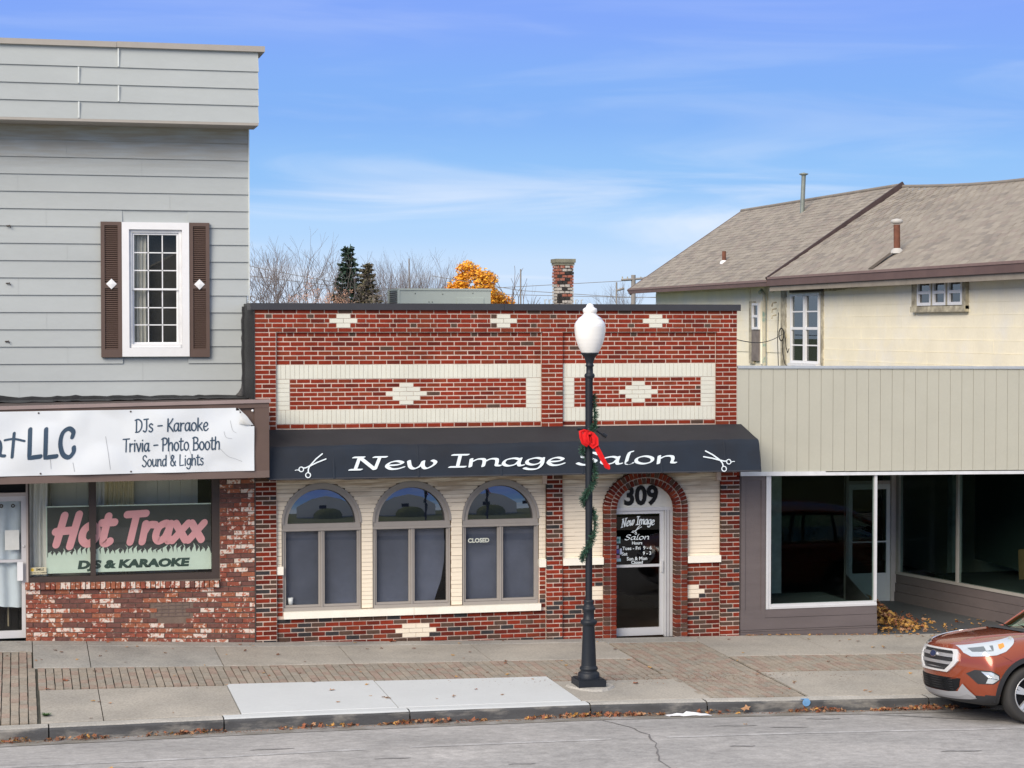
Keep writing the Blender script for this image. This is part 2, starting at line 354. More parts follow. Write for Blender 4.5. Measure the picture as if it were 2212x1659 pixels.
M_CONC = mat('concrete', speck=.25, grime=.12, col=(.37,.345,.30), rough=.92, var=.10, vscale=1.4, bump=.35, bscale=90, fine=.09, col2=(.30,.285,.255), c2scale=.9, c2lo=.45, c2hi=.75)
M_CONCB = mat('concrete_grey', speck=.25, grime=.12, col=(.35,.34,.31), rough=.92, var=.10, vscale=1.4, bump=.35, bscale=90, fine=.09, col2=(.25,.25,.235), c2scale=1.1, c2lo=.42, c2hi=.7)
M_CONCN = mat('new_concrete', (.55,.575,.58), .85, var=.04, vscale=1.2, bump=.12, bscale=90, fine=.03)
M_JOINT = mat('joint_dirt', (.060,.060,.048), .98, var=.25, vscale=5)
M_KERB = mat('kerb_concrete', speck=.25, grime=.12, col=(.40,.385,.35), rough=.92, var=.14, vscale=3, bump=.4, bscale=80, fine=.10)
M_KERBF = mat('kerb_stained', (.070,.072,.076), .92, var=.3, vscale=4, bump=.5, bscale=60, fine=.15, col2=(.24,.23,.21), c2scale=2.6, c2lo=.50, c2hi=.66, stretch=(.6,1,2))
M_ROAD = mat('road_asphalt', speck=.20, grime=.12, col=(.33,.323,.315), rough=.92, var=.10, vscale=.5, bump=.6, bscale=45, fine=.22, col2=(.405,.392,.378), c2scale=.8, c2lo=.4, c2hi=.7, stretch=(.7,1,1))
PAV = [mat('paver_buff', speck=.25, grime=.12, col=(.315,.272,.22), rough=.92, var=.14, vscale=6, bump=.3, fine=.1), mat('paver_rose', speck=.25, grime=.12, col=(.305,.235,.19), rough=.92, var=.16, vscale=6, bump=.3, fine=.1), mat('paver_grey', speck=.25, grime=.12, col=(.29,.26,.215), rough=.92, var=.16, vscale=6, bump=.3, fine=.1)]

# ------------------------------------------------------------------ ground, road, sidewalk, kerb
def sheet(name, xs, ys, zf, mt, **k):
    mb = MB(); vs = [(x, y, zf(x, y)) for y in ys for x in xs]; n = len(xs)
    mb.poly(vs, [(j*n+i, j*n+i+1, (j+1)*n+i+1, (j+1)*n+i) for j in range(len(ys)-1) for i in range(n-1)], mt)
    return mb.build(name, None, None, kind='structure', **k)
def fr(a, b, s):
    n = max(1, round((b-a)/s)); return [a+(b-a)*i/n for i in range(n+1)]
M_GRASS = mat('grass_ground', (.075,.095,.030), .95, var=.35, vscale=1.2, bump=.5, bscale=30, fine=.25)
sheet('ground', [-900,-200,-60,60,200,900], [-900,-200,-60,-15.2,0,60,200,900], lambda x, y: -1.1, M_GRASS)
XS = fr(-60,-10,2) + fr(-10,20,.5)[1:] + fr(20,60,2)[1:]
road = sheet('road', XS, fr(-15.0,-5.0,.5), lambda x, y: g(x,y), M_ROAD)
# old tar patches and a crack, laid on the road
def ribbon(name, pts, w, mt, lift, parent=None, **k):
    mb = MB(); vs = []
    for i, p in enumerate(pts):
        a = pts[max(i-1,0)]; b = pts[min(i+1,len(pts)-1)]; d = Vector((b[0]-a[0], b[1]-a[1])); d.normalize(); ww = w*(1 if not callable(lift) else 1)
        wi = w[i] if hasattr(w, '__len__') else w
        for s in (-1, 1):
            x = p[0]-d.y*s*wi/2; y = p[1]+d.x*s*wi/2; vs.append((x, y, g(x,y)+lift))
    mb.poly(vs, [(2*i, 2*i+1, 2*i+3, 2*i+2) for i in range(len(pts)-1)], mt)
    return mb.build(name, None, parent, **k)
M_LINE = mat('worn_white_line', (.46,.455,.45), .9, var=.2, vscale=3, fine=.2, col2=(.34,.335,.33), c2scale=4, c2lo=.42, c2hi=.62)
M_TAR = mat('tar_crack', (.165,.16,.16), .85, var=.3, vscale=8)
M_PATCH = mat('worn_patch', (.215,.21,.21), .9, var=.25, vscale=5, fine=.2, col2=(.30,.295,.29), c2scale=9, c2lo=.40, c2hi=.60)
for xa, xb in ((-6,.4),(.9,3.25),(3.9,8.6),(9.2,16)):
    ribbon('painted_line', [(x, -7.05+.02*math.sin(x*1.3)+.03*(x-4)*.2*(x>5)) for x in fr(xa,xb,.3)], .085, M_LINE, .004, road)
random.seed(3)
crk = [(3.64,-5.3)]; 
for i in range(26): crk.append((3.64+.17*math.sin(i*.27)+random.uniform(-.03,.03)-.006*i, -5.3-.19*(i+1)))
ribbon('crack', crk, [random.uniform(.008,.026) for _ in crk], M_TAR, .0045, road)
for cx, cy, l, w in ((5.05,-6.25,.55,.07),(5.65,-6.5,.5,.05),(6.4,-5.75,.45,.16),(-.6,-6.7,.5,.06),(.6,-7.6,.4,.05),(1.9,-8.2,.3,.04),(-2.3,-7.4,.5,.04),(7.0,-8.3,.5,.05),(4.6,-7.7,.3,.06)):
    ribbon('worn_patch', [(cx-l/2+l*i/6, cy+.02*math.sin(i)) for i in range(7)], [w*math.sin(math.pi*(i+.3)/6.6)+.01 for i in range(7)], M_PATCH, .005, road)
# oil and water marks by the car
for k in range(7):
    ribbon('wet_streak', [(7.0+.17*k+.12*i, -5.35-.12*k-.05*i) for i in range(6)], [.02,.04,.05,.045,.03,.01], M_PATCH, .004+.0005*k, road)

sw = sheet('sidewalk', XS, fr(-4.80,0.0,.4), lambda x, y: g(x,y)-.018, M_JOINT)
random.seed(11)
def slab(x0, x1, y0, y1, mt, gap=.012, name='concrete_slab', parent=sw, lift=0.0, skew=0.0):
    mb = MB(); x0 += gap/2; x1 -= gap/2; y0 += gap/2; y1 -= gap/2
    nx = max(1, int((x1-x0)/.5)); vs = []
    b = .006
    xs = [x0+(x1-x0)*i/nx for i in range(nx+1)]
    rows = [(y0, -.03), (y0, -b), (y0+b, 0), (y1-b, 0), (y1, -b), (y1, -.03)]
    for y, dz in rows:
        for x in xs: vs.append((x + skew*(y-y0), y, g(x,y)+dz+lift))
    n = nx+1; fs = [(j*n+i, j*n+i+1, (j+1)*n+i+1, (j+1)*n+i) for j in range(5) for i in range(nx)]
    fs += [tuple(j*n for j in range(6)), tuple(j*n+nx for j in range(5,-1,-1))]
    return mb.poly(vs, fs, mt).build(name, None, parent)
J = [-3.15,-2.40,-.64,1.15,3.10,5.18]
slab(-3.15,-2.4,-.36,-.02,M_CONCB); slab(-2.4,5.18,-.34,-.02,M_CONCB)
for a, b in zip(J, J[1:]): slab(a, b, -1.77, -.36, M_CONCB if a < -.7 else M_CONC)
JF = [-3.09,-2.36,-.73]
for a, b in zip(JF, JF[1:]): slab(a, b, -4.76, -3.08, M_CONC)
nw = slab(-.73,1.20,-4.76,-3.00,M_CONCN, lift=.004); tag(nw, 'bright new concrete slab'); nw = slab(1.20,3.55,-4.76,-3.05,M_CONCN, lift=.004, skew=.0); tag(nw, 'bright new concrete slab')
slab(3.55,5.27,-4.76,-3.40,M_CONC); 
for a, b in ((6.6,8.35),(8.35,10.4),(10.4,12.5),(12.5,14.6)): slab(a, b, -1.75, -.02, M_CONC)
for a, b in ((6.62,8.5),(8.5,10.4),(10.4,12.5),(12.5,14.6)): slab(a, b, -4.76, -3.02, M_CONC)
slab(5.18,6.6,-.45,-.02,M_CONCB)
for k in range(9): slab(-4.5-1.8*(k+1), -4.5-1.8*k, -1.77,-.02, M_CONCB); slab(-4.5-1.8*(k+1), -4.5-1.8*k, -4.76,-3.08, M_CONC)
for k in range(10): slab(14.6+1.9*k, 14.6+1.9*(k+1), -1.75,-.02, M_CONC); slab(14.6+1.9*k, 14.6+1.9*(k+1), -4.76,-3.02, M_CONC)
PP = Pieces(sw, 'paver', 'paver_field', 295)
def pavers(x0, x1, y0, y1, along='Y'):
    w, l, gp = .106, .212, .0075
    if along == 'Y':
        i = 0; x = x0
        while x < x1-.03:
            xe = min(x+w, x1); off = (i % 2)*l/2; y = y1-off if off else y1
            if off: ys = [(y1-l/2, y1)]; y = y1-l/2
            else: ys = []
            while y > y0+.02: ys.append((max(y-l, y0), y)); y -= l
            for ya, yb in ys:
                cx, cy = (x+xe)/2, (ya+yb)/2
                PP.add((cx, cy, g(cx,cy)-.019+random.uniform(-.003,.002)), (xe-x-gp*random.uniform(1.2,2.4), yb-ya-gp*1.2, .04), random.choice(PAV), grot(cx,cy), prio=10-abs(cx-3.5)*.05-abs(cy)*.01 if -3.6 < cx < 9 else -10)
            x += w; i += 1
pavers(-3.10, 5.18, -3.02, -1.80); pavers(3.56, 5.26, -3.38, -3.04)
pavers(5.20, 6.58, -4.74, -.48); pavers(6.62, 14.6, -3.0, -1.78)
pavers(-4.5, -3.105, -4.74, -1.80); pavers(-4.5, -3.16, -1.80, -.74)
slab(-20, -4.5, -3.07, -1.78, PAV[0]); slab(-4.5, -3.15, -.73, -.02, M_CONCB)
PP.done()

# kerb: sections of a rounded stone edge, tops pale, faces stained
kerb = tag(bpy.data.objects.new('kerb', None), kind='structure'); link(kerb, None, (0,-5,g(0,-5)))
def kerb_section(x0, x1, mt_top):
    mb = MB(); n = max(1, int((x1-x0)/.4)); xs = [x0+.008+(x1-x0-.016)*i/n for i in range(n+1)]
    prof = [(-4.77,-.10),(-4.77,0.0),(-4.93,0.0),(-4.975,-.010),(-4.995,-.035),(-5.012,-.16),(-5.012,-.2)]
    vs = [(x, y+random.uniform(-.003,.003), g(x,-4.999)+dz+random.uniform(-.003,.003)+.001) for y, dz in prof for x in xs]; m = n+1
    for j in range(len(prof)-1):
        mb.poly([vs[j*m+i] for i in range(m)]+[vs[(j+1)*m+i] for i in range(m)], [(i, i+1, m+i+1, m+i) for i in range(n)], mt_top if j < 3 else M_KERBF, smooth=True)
    mb.build('kerb_section', None, kerb)
KJ = [-16,-12.4,-9.2,-6.0,-3.0,-.96,1.3,3.60,5.14,8.20,11.2,14.2,17.4,20.6]
for a, b in zip(KJ, KJ[1:]): kerb_section(a, b, M_CONCN if -.97 < a < 3.5 else M_KERB)
M_BLUE = mat('blue_spray_paint', (.15,.34,.60), .8, var=.2, vscale=20)
mb = MB()
for k in range(1): mb.poly([(6.48+.055*math.cos(t), -5.0175, g(6.5,-4.999)-.03+.05*math.sin(t)) for t in [k*.5 for k in range(13)]], [tuple(range(13))], M_BLUE)
mb.poly([(6.48+.06*math.cos(t), -4.955+.03*math.sin(t), g(6.5,-4.999)+.006) for t in [k*.5 for k in range(13)]], [tuple(range(13))], M_BLUE)
mb.build('paint_mark', None, kerb)
gut = sheet('gutter', XS, [-5.42,-5.2,-5.001], lambda x, y: g(x,y)+.005, mat('gutter_dirt', (.20,.185,.16), .95, var=.25, vscale=3, bump=.4, fine=.2, col2=(.30,.29,.28), c2scale=2.5, c2lo=.45, c2hi=.62))
# the far side of the street, behind the photographer
sheet('far_sidewalk', [-60,60], [-18.2,-15.0], lambda x, y: -.12-.004*x, M_CONC)
sheet('far_lawn', [-60,60], [-60,-18.2], lambda x, y: -.15, mat('lawn', (.085,.105,.028), .95, var=.4, vscale=.8, fine=.3))

# ------------------------------------------------------------------ the brick salon
salon = thing('brick_shop', (3.7, 0, -.12), 'single-storey red brick salon with cream brick panels, three arched windows and door 309', 'building')
C = .0677
sw_mb = MB()
sw_mb.box(.001,7.39,.009,.35,4.473,4.86,M_MORTAR).box(-.0,.312,.006,.35,-.4,4.4729,M_MORTAR).box(4.308,4.612,.006,.35,2.2,4.4729,M_MORTAR).box(7.068,7.39,.006,.35,2.2,4.4729,M_MORTAR)
sw_mb.box(.3121,4.3079,.054,.35,3.0,4.4728,M_MORTAR).box(4.6121,7.0679,.054,.35,3.0,4.4728,M_MORTAR)
sw_mb.box(4.382,4.613,.009,.35,-.4,2.1999,M_MORTAR).box(7.146,7.44,.009,.35,-.4,2.1999,M_MORTAR)
sw_mb.box(.3121,4.3819,.059,.35,-.4,.30,M_MORTAR).box(.312,.41,.059,.35,.3,.95,M_MORTAR).box(4.262,4.3819,.059,.35,.3001,.95,M_MORTAR)
sw_mb.box(4.6131,5.46,.05,.35,-.4,.97,M_MORTAR).box(6.41,7.1459,.05,.35,-.4,.95,M_MORTAR)
sw_mb.box(.0,.12,.36,14,-.4,4.80,M_MORTAR).box(7.27,7.39,.36,14,-.4,4.80,M_MORTAR).box(.12,7.27,13.8,14,-.4,4.8,M_MORTAR)
sw_mb.build('wall', None, salon)
BR = Pieces(salon, 'brick', 'brickwork', 295); CBk = Pieces(salon, 'cream_brick', 'cream_brickwork', 295)
def jit(): return random.uniform(-.002,.002)
def put(x0, x1, zc, y, h, mt, P=BR, gap=.011):
    if x1-x0 < .03: return
    P.add(((x0+x1)/2, y+.025+jit(), zc+jit()*.5), (x1-x0-gap+jit()*1.2, .05, h+jit()*.8), mt)
def rows(x0, x1, ztop, n, y, pal, c=C, ph=0, cream=None, flem=(), module=.2032, h=None, cut=None):
    for i in range(n):
        zc = ztop-c*(i+.5); cr = sorted(cream(i, zc)) if cream else []; ct = sorted(cut(zc)) if cut else []
        if callable(ct): ct = []
        for a, b in cr:
            k = max(1, round((b-a)/module))
            for j in range(k): put(a+(b-a)*j/k, a+(b-a)*(j+1)/k, zc, y-.002, c-.006, M_CREAM if zc > 2.3 else M_CREAML, CBk, gap=.006)
        spans = [(x0, x1)]
        for a, b in cr+ct:
            spans = [s for u, v in spans for s in ((u, min(v, a)), (max(u, b), v)) if s[1]-s[0] > .02]
        x = x0 - (module/2 if (i+ph) % 2 else 0); 
        if i in flem:
            x = x0-.05; seq = [module, module*.5]
        else: seq = [module]
        k = 0
        while x < x1:
            w = seq[k % len(seq)]; k += 1
            for u, v in spans:
                a, b = max(x, u), min(x+w, v)
                if b-a < .045 and (b == v or a == u): continue
                if 0 < v-b < .045: b = v
                if 0 < a-u < .045: a = u
                if b-a > .025:
                    m = pick(pal)
                    if len(seq) == 2 and k % 2 == 0 and random.random() < .3: m = M_BRDK
                    put(a, b, zc, y, (h or c-.0160), m, gap=.0145)
            x += w
def dia(cx, i0, pat):
    def f(i, zc):
        k = i-i0
        return [(cx-.1016*pat[k], cx+.1016*pat[k])] if 0 <= k < len(pat) else []
    return f
def join(*fs): return lambda i, zc: [q for f in fs for q in f(i, zc)]
random.seed(5)
rows(0, 7.39, 4.473+5*C, 5, 0, UP, cream=join(dia(1.296,1,[1,2,1]), dia(3.703,1,[1,2,1]), dia(6.08,1,[1,2,1])), flem=(1,3))
for x0, x1, ph in ((.002,.312,0),(4.293,4.626,1),(7.053,7.388,0)):
    rows(x0, x1, 4.473, 21, 0, UP, ph=ph, module=.2105)
def soldiers(x0, x1, z0, z1, y, pitch, mt, P=CBk):
    n = round((x1-x0)/pitch)
    for k in range(n):
        a = x0+(x1-x0)*k/n; P.add((a+(x1-x0)/n/2, y+.025+jit(), (z0+z1)/2), ((x1-x0)/n-.0045, .05, z1-z0-.005), mt)
for x0, x1, ix0, ix1, cxd in ((.318,4.292,.512,4.063,2.24),(4.627,7.055,.512+4.31-.016,6.822,5.82)):
    rows(x0, x1, 4.473, 7, .048, UP, flem=(0,), ph=0)
    soldiers(x0, x1, 3.794, 3.999, .046, .0677, M_CREAM)
    cc = (3.792-3.344)/7
    for k in range(7):
        for a, b in ((x0, ix0), (ix1, x1)): put(a, b, 3.792-cc*(k+.5), .046, cc-.005, M_CREAM, CBk, gap=.005)
    rows(ix0, ix1, 3.792, 7, .048, UP, c=cc, ph=1, cream=dia(cxd,1,[1,2,3,2,1]))
    soldiers(x0, x1, 3.139, 3.342, .046, .0677, M_CREAM)
    rows(x0, x1, 3.137, 1, .048, UP)
# lower storey
rows(.002, .3135, 3.05, 48, 0, LO, module=.2105)
rows(4.367, 4.622, 2.6, 42, 0, LO, ph=1); rows(7.131, 7.442, 2.6, 42, 0, LO)
def knee(i, zc): return []
rows(.314, 4.367, .297, 9, .048, LO, cream=dia(2.376,2,[2,3,2]))
rows(.314, .408, .942, 9, .048, LO); rows(4.266, 4.365, .942, 9, .048, LO)
rows(4.625, 5.262, .965, 17, .04, LO, ph=1, cream=lambda i, zc: [(5.262-(.28 if i == 6 else .175), 5.262)] if 5 <= i <= 7 else [])
rows(6.605, 7.132, .940, 17, .04, LO, cream=lambda i, zc: [(6.605, 6.605+(.28 if i == 6 else .19))] if 5 <= i <= 7 else [])
# cream roman brick behind the piers
SIDE = Pieces(salon, 'cream_brick', 'roman_brickwork', 200)
WX = [(.403,1.556),(1.744,2.900),(3.092,4.251)]
def wcut(zc):
    o = []
    for a, b in WX:
        if zc < 1.68: o.append((a-.012, b+.012))
        else:
            d = .592**2-(zc-1.68)**2
            if d > 0: o.append(((a+b)/2-math.sqrt(d), (a+b)/2+math.sqrt(d)))
    return o
ACX, ACZ = 5.93, 1.79
def acut(zc):
    if zc < ACZ: return [(5.262, 6.605)]
    d = 1-((zc-ACZ)/.575)**2
    return [(ACX-.672*math.sqrt(d), ACX+.672*math.sqrt(d))] if d > 0 else []
M_ROM = bpy.data.materials.new('roman_brick_stained'); 
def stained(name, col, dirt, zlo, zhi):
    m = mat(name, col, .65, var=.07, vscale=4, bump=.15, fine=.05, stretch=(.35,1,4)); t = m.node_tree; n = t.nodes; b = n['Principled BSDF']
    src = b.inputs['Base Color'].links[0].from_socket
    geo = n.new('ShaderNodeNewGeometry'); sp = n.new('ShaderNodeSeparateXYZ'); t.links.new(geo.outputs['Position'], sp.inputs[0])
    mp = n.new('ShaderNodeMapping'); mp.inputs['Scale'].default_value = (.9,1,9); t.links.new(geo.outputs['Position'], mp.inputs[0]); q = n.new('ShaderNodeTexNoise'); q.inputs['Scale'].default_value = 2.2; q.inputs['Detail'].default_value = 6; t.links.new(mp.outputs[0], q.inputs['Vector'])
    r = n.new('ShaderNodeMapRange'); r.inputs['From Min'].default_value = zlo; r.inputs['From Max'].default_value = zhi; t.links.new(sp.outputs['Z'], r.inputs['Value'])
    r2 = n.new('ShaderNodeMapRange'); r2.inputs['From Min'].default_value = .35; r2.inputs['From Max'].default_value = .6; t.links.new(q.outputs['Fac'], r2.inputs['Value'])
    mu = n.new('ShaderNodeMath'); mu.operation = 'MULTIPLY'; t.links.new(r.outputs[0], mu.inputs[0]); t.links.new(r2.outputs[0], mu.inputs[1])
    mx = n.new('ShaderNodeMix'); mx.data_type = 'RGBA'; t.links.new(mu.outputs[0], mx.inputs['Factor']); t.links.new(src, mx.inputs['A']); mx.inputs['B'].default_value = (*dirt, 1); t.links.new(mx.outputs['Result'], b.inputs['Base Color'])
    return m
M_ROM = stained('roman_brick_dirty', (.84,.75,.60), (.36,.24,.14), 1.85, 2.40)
def roman(x0, x1, z0, z1, cut):
    c = .0612; n = int((z1-z0)/c)
    for i in range(n):
        zc = z1-c*(i+.5); spans = [(x0, x1)]
        for a, b in cut(zc): spans = [s for u, v in spans for s in ((u, min(v, a)), (max(u, b), v)) if s[1]-s[0] > .012]
        x = x0-(.2 if i % 2 else 0)
        while x < x1:
            for u, v in spans:
                a, b = max(x, u), min(x+.4, v)
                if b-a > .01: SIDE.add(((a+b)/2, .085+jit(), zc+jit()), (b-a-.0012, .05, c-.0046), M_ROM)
            x += .4
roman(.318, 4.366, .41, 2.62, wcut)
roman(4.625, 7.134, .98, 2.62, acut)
back = MB()
M_RJ = mat('roman_joint', (.30,.235,.17), .95)
def backfill(x0, x1, z0, z1, cut, y=.072):
    n = 60
    for i in range(n):
        za, zb = z0+(z1-z0)*i/n, z0+(z1-z0)*(i+1)/n; spans = [(x0, x1)]
        for a, b in cut((za+zb)/2): spans = [s for u, v in spans for s in ((u, min(v, a)), (max(u, b), v)) if s[1]-s[0] > .005]
        for u, v in spans: back.box(u, v, y, .30, za, zb, M_RJ)
backfill(.318, 4.366, .30, 2.7, wcut); backfill(4.625, 7.134, .96, 2.7, lambda z: acut(z))
back.build('backing_wall', None, salon)
BR.done(); CBk.done(); SIDE.done()
# door arch: two rings of headers on stacks of headers
ARCH = Pieces(salon, 'arch_brick', 'arch_brickwork', 250)
for (ra, rb, xa, xb) in ((.562,.672,5.262,5.368),(.462,.556,5.372,5.464)):
    za, zb = ((.478,.585) if ra > .5 else (.372,.472))
    n = 28 if ra > .5 else 24
    for k in range(n):
        t = math.pi*(k+.5)/n; rm, zm = (ra+rb)/2, (za+zb)/2
        p = Vector((ACX+rm*math.cos(t), .0+.02+jit(), ACZ+zm*math.sin(t)))
        tang = Vector((-rm*math.sin(t), 0, zm*math.cos(t))); wdt = tang.length*math.pi/n-.014; tang.normalize(); rad = Vector((tang.z, 0, -tang.x))
        M = Matrix((tang, Vector((0,1,0)), rad)).transposed()
        if M.determinant() < 0: M = Matrix((-tang, Vector((0,1,0)), rad)).transposed()
        ARCH.add(p+Vector((0,.05,0)), (wdt, .17, (rb-ra+zb-za)/2-.010), pick([(45,RED[2]),(25,RED[1]),(30,M_BRDK)]), M)
    for s in (0, 1):
        x0, x1 = (xa, xb) if s == 0 else (2*ACX-xb, 2*ACX-xa)
        z = ACZ-C/2; 
        while z > -.3: ARCH.add(((x0+x1)/2, .07+jit(), z), (x1-x0-.010, .17, C-.0125), pick([(40,RED[2]),(25,RED[1]),(35,M_BRDK)])); z -= C
ARCH.done()
def ringband(mb, cx, cz, rx0, rz0, rx1, rz1, y0, y1, mt, n=36, a0=0, a1=math.pi):
    vs = []
    for k in range(n+1):
        t = a0+(a1-a0)*k/n; c, s = math.cos(t), math.sin(t)
        vs += [(cx+rx0*c, y0, cz+rz0*s), (cx+rx1*c, y0, cz+rz1*s), (cx+rx1*c, y1, cz+rz1*s), (cx+rx0*c, y1, cz+rz0*s)]
    fs = []
    for k in range(n):
        for j in range(4): fs.append((4*k+j, 4*k+(j+1)%4, 4*k+4+(j+1)%4, 4*k+4+j))
    fs += [(0,1,2,3), (4*n+3,4*n+2,4*n+1,4*n)]
    mb.poly(vs, fs, mt)
am = MB(); ringband(am, ACX, ACZ, .478, .386, .658, .57, .002, .30, M_MORTAR)
am.box(5.276,5.452,.002,.30,-.4,ACZ,M_MORTAR).box(2*ACX-5.452,2*ACX-5.276,.002,.30,-.4,ACZ,M_MORTAR)
am.build('arch_bed', None, salon)
# sills and stone caps
sl = box('window_sill', .412, 2.335, -.015, .20, .300, .402, M_STONE, salon); box('window_sill', 2.339, 4.278, -.015, .20, .300, .402, M_STONE, salon)
for a, b, z0, z1 in ((.318,.412,.944,1.064),(4.262,4.366,.944,1.064),(4.625,5.258,.962,1.070),(6.602,7.136,.946,1.052)):
    box('stone_cap', a, b, -.012 if b-a > .2 else .02, .2, z0, z1, M_STONE, salon)
# coping and roof
cp = MB().box(-.06,3.70,-.045,.40,4.800,4.897).build('coping', M_BLACKM, salon); MB().box(3.703,7.43,-.048,.40,4.798,4.895).build('coping', M_BLACKM, salon)
box('roof', .12, 7.27, .36, 13.8, 4.45, 4.55, mat('roof_membrane', (.10,.10,.105), .9), salon)
# windows
def pane(name, x0, x1, y, z0, z1, parent, mt=None): return MB().box(x0, x1, y, y+.006, z0, z1).build(name, mt or M_GLASS, parent)
M_MIRROR = glass('bulged_reflective_pane', (.42,.46,.52), ior=1.5, base=.17)
def arch_window(x0, x1, k):
    cx, cz, r = (x0+x1)/2, 1.68, (x1-x0)/2
    f = MB(); ringband(f, cx, cz, r-.075, r-.075, r+.003, r+.003, .075, .22, M_TAUPE)
    f.box(x0,x1,.075,.22,1.60,1.68,M_TAUPE).box(x0,x0+.022,.075,.22,.452,1.60,M_TAUPE).box(x1-.022,x1,.075,.22,.452,1.60,M_TAUPE).box(x0,x1,.075,.22,.405,.452,M_TAUPE).box(cx-.014,cx+.014,.080,.22,.452,1.60,M_TAUPE)
    w = f.build('window', None, salon)
    tr = MB(); ringband(tr, cx, cz, r-.018, r-.018, r+.016, r+.016, .050, .0749, M_TAUPE); tr.box(x0-.01,x1+.01,.060,.0749,1.575,1.608,M_TAUPE); tr.build('frame', None, w)
    # bulged pane in the arch
    mb = MB(); vs = []; fs = []; nr, na = 12, 36; ri = r-.07
    for i in range(nr+1):
        rr = ri*i/nr
        for j in range(na+1):
            t = math.pi*j/na; x = rr*math.cos(t); z = rr*math.sin(t)*.985
            bulge = .040*(1-(rr/ri)**2)
            vs.append((cx+x, .125-bulge, cz+.004+z))
    for i in range(nr):
        for j in range(na): a = i*(na+1)+j; fs.append((a, a+1, a+na+2, a+na+1))
    mb.poly(vs, fs, M_MIRROR, smooth=True); mb.build('arch_pane', None, w)
    MB().poly([(cx+(r-.08)*math.cos(math.pi*j/20), .215, cz+(r-.08)*math.sin(math.pi*j/20)) for j in range(21)], [tuple(range(21))]).build('arch_blind', M_SHADE, w)
    for s, (a, b) in enumerate(((x0+.022, cx-.014), (cx+.014, x1-.022))):
        sf = MB(); t = .030
        sf.box(a+.002,b-.002,.095,.14,1.565,1.598).box(a+.002,b-.002,.095,.14,.455,.488).box(a+.002,a+t,.095,.14,.488,1.565).box(b-t,b-.002,.095,.14,.488,1.565)
        ss = sf.build('casement', M_TAUPE, w); 
        pane('pane', a+t, b-t, .115, .488, 1.565, w)
        if k == 1 and s == 1:
            pts = [(a,1.6),(b-.05,1.6),(b-.035,1.35),(b-.045,1.05),(b-.09,.78),(b-.16,.58),(b-.20,.45),(a,.45)]
            MB().poly([(x,.20,z) for x,z in pts], [tuple(range(8))]).build('shade', M_SHADE, w)
        else: MB().poly([(a,.20,1.6),(b,.20,1.6),(b,.20,.45),(a,.20,.45)], [(0,1,2,3)]).build('shade', M_SHADE, w)
    return w
ws = [arch_window(a, b, k) for k, (a, b) in enumerate(WX)]
tag(ws[0], 'left arched window'); tag(ws[1], 'middle arched window with its shade curled away at one corner'); tag(ws[2], 'right arched window with a closed sign')
print_text('closed_lettering', 'CLOSED', 3.345, .113, 1.335, .088, mat('sign_print', (.62,.66,.58), .7), ws[2], bold=.003, align='CENTER', xs=1.0).location.x += .0
MB().lathe((.53,.165,.49), [(0,0),(.034,0),(.042,.10),(.036,.10),(.032,.01)], 16).build('small_cup', M_WHITE, None, label='small white cup on the inner sill of the leftmost arched window', cat='cup')
# dark room behind
rm = MB().box(.36,7.1,6.0,6.05,-.2,2.7,M_DARK).box(.36,.40,.36,6,-.2,2.7,M_DARK).box(7.06,7.1,.36,6,-.2,2.7,M_DARK).box(.36,7.1,.35,6,2.66,2.7,M_DARK).build('room_walls', None, salon)
box('room_floor', .36, 7.1, .36, 6, -.24, -.16, mat('brown_floor', (.09,.055,.035), .4, var=.2), salon)
# door 309
dr = MB(); Y0 = .16
dr.box(5.462,5.485,.10,.24,-.17,1.80).box(6.215+.06,6.40,.13,.24,-.19,1.80).box(5.462,6.40,.12,.24,1.755,1.80)
dfr = dr.build('door_frame', M_ALU, salon)
MB().box(6.29,6.302,.118,.13,-.19,1.755).box(6.335,6.345,.118,.13,-.19,1.755).build('jamb_bead', mat('dull_aluminium', (.40,.41,.42), .5, metal=.3), dfr)
dl = MB().box(5.487,6.27,.165,.205,1.70,1.752).box(5.487,6.27,.165,.205,-.165,-.045).box(6.205,6.27,.165,.205,-.045,1.70).box(5.487,5.50,.165,.205,-.045,1.70).box(5.50,6.205,.168,.205,.885,.925).build('door', M_ALU, salon)
pane('door_glass', 5.50, 6.205, .185, -.045, .885, dl); pane('door_glass', 5.50, 6.205, .185, .925, 1.70, dl)
box('door_handle', 6.225, 6.25, .135, .165, .80, .98, M_ALU, dl)
tym = MB(); n = 30
tym.poly([(ACX+.47*math.cos(math.pi*k/n), .13, ACZ+.372*math.sin(math.pi*k/n)) for k in range(n+1)]+[(ACX+.47*math.cos(math.pi*k/n), .16, ACZ+.372*math.sin(math.pi*k/n)) for k in range(n+1)], [tuple(range(n+1))]+[(k,k+1,n+2+k,n+1+k) for k in range(n)])
tym.poly([(5.46,.13,1.8),(6.40,.13,1.8),(6.40,.13,ACZ),(5.46,.13,ACZ)], [(0,1,2,3)])
tp = tym.build('number_panel', mat('panel_offwhite', (.60,.61,.57), .6, var=.06), salon)
print_text('house_number', '309', ACX-.045, .122, 1.850, .40, M_INK, tp, bold=.014, xs=.92, depth=.006)
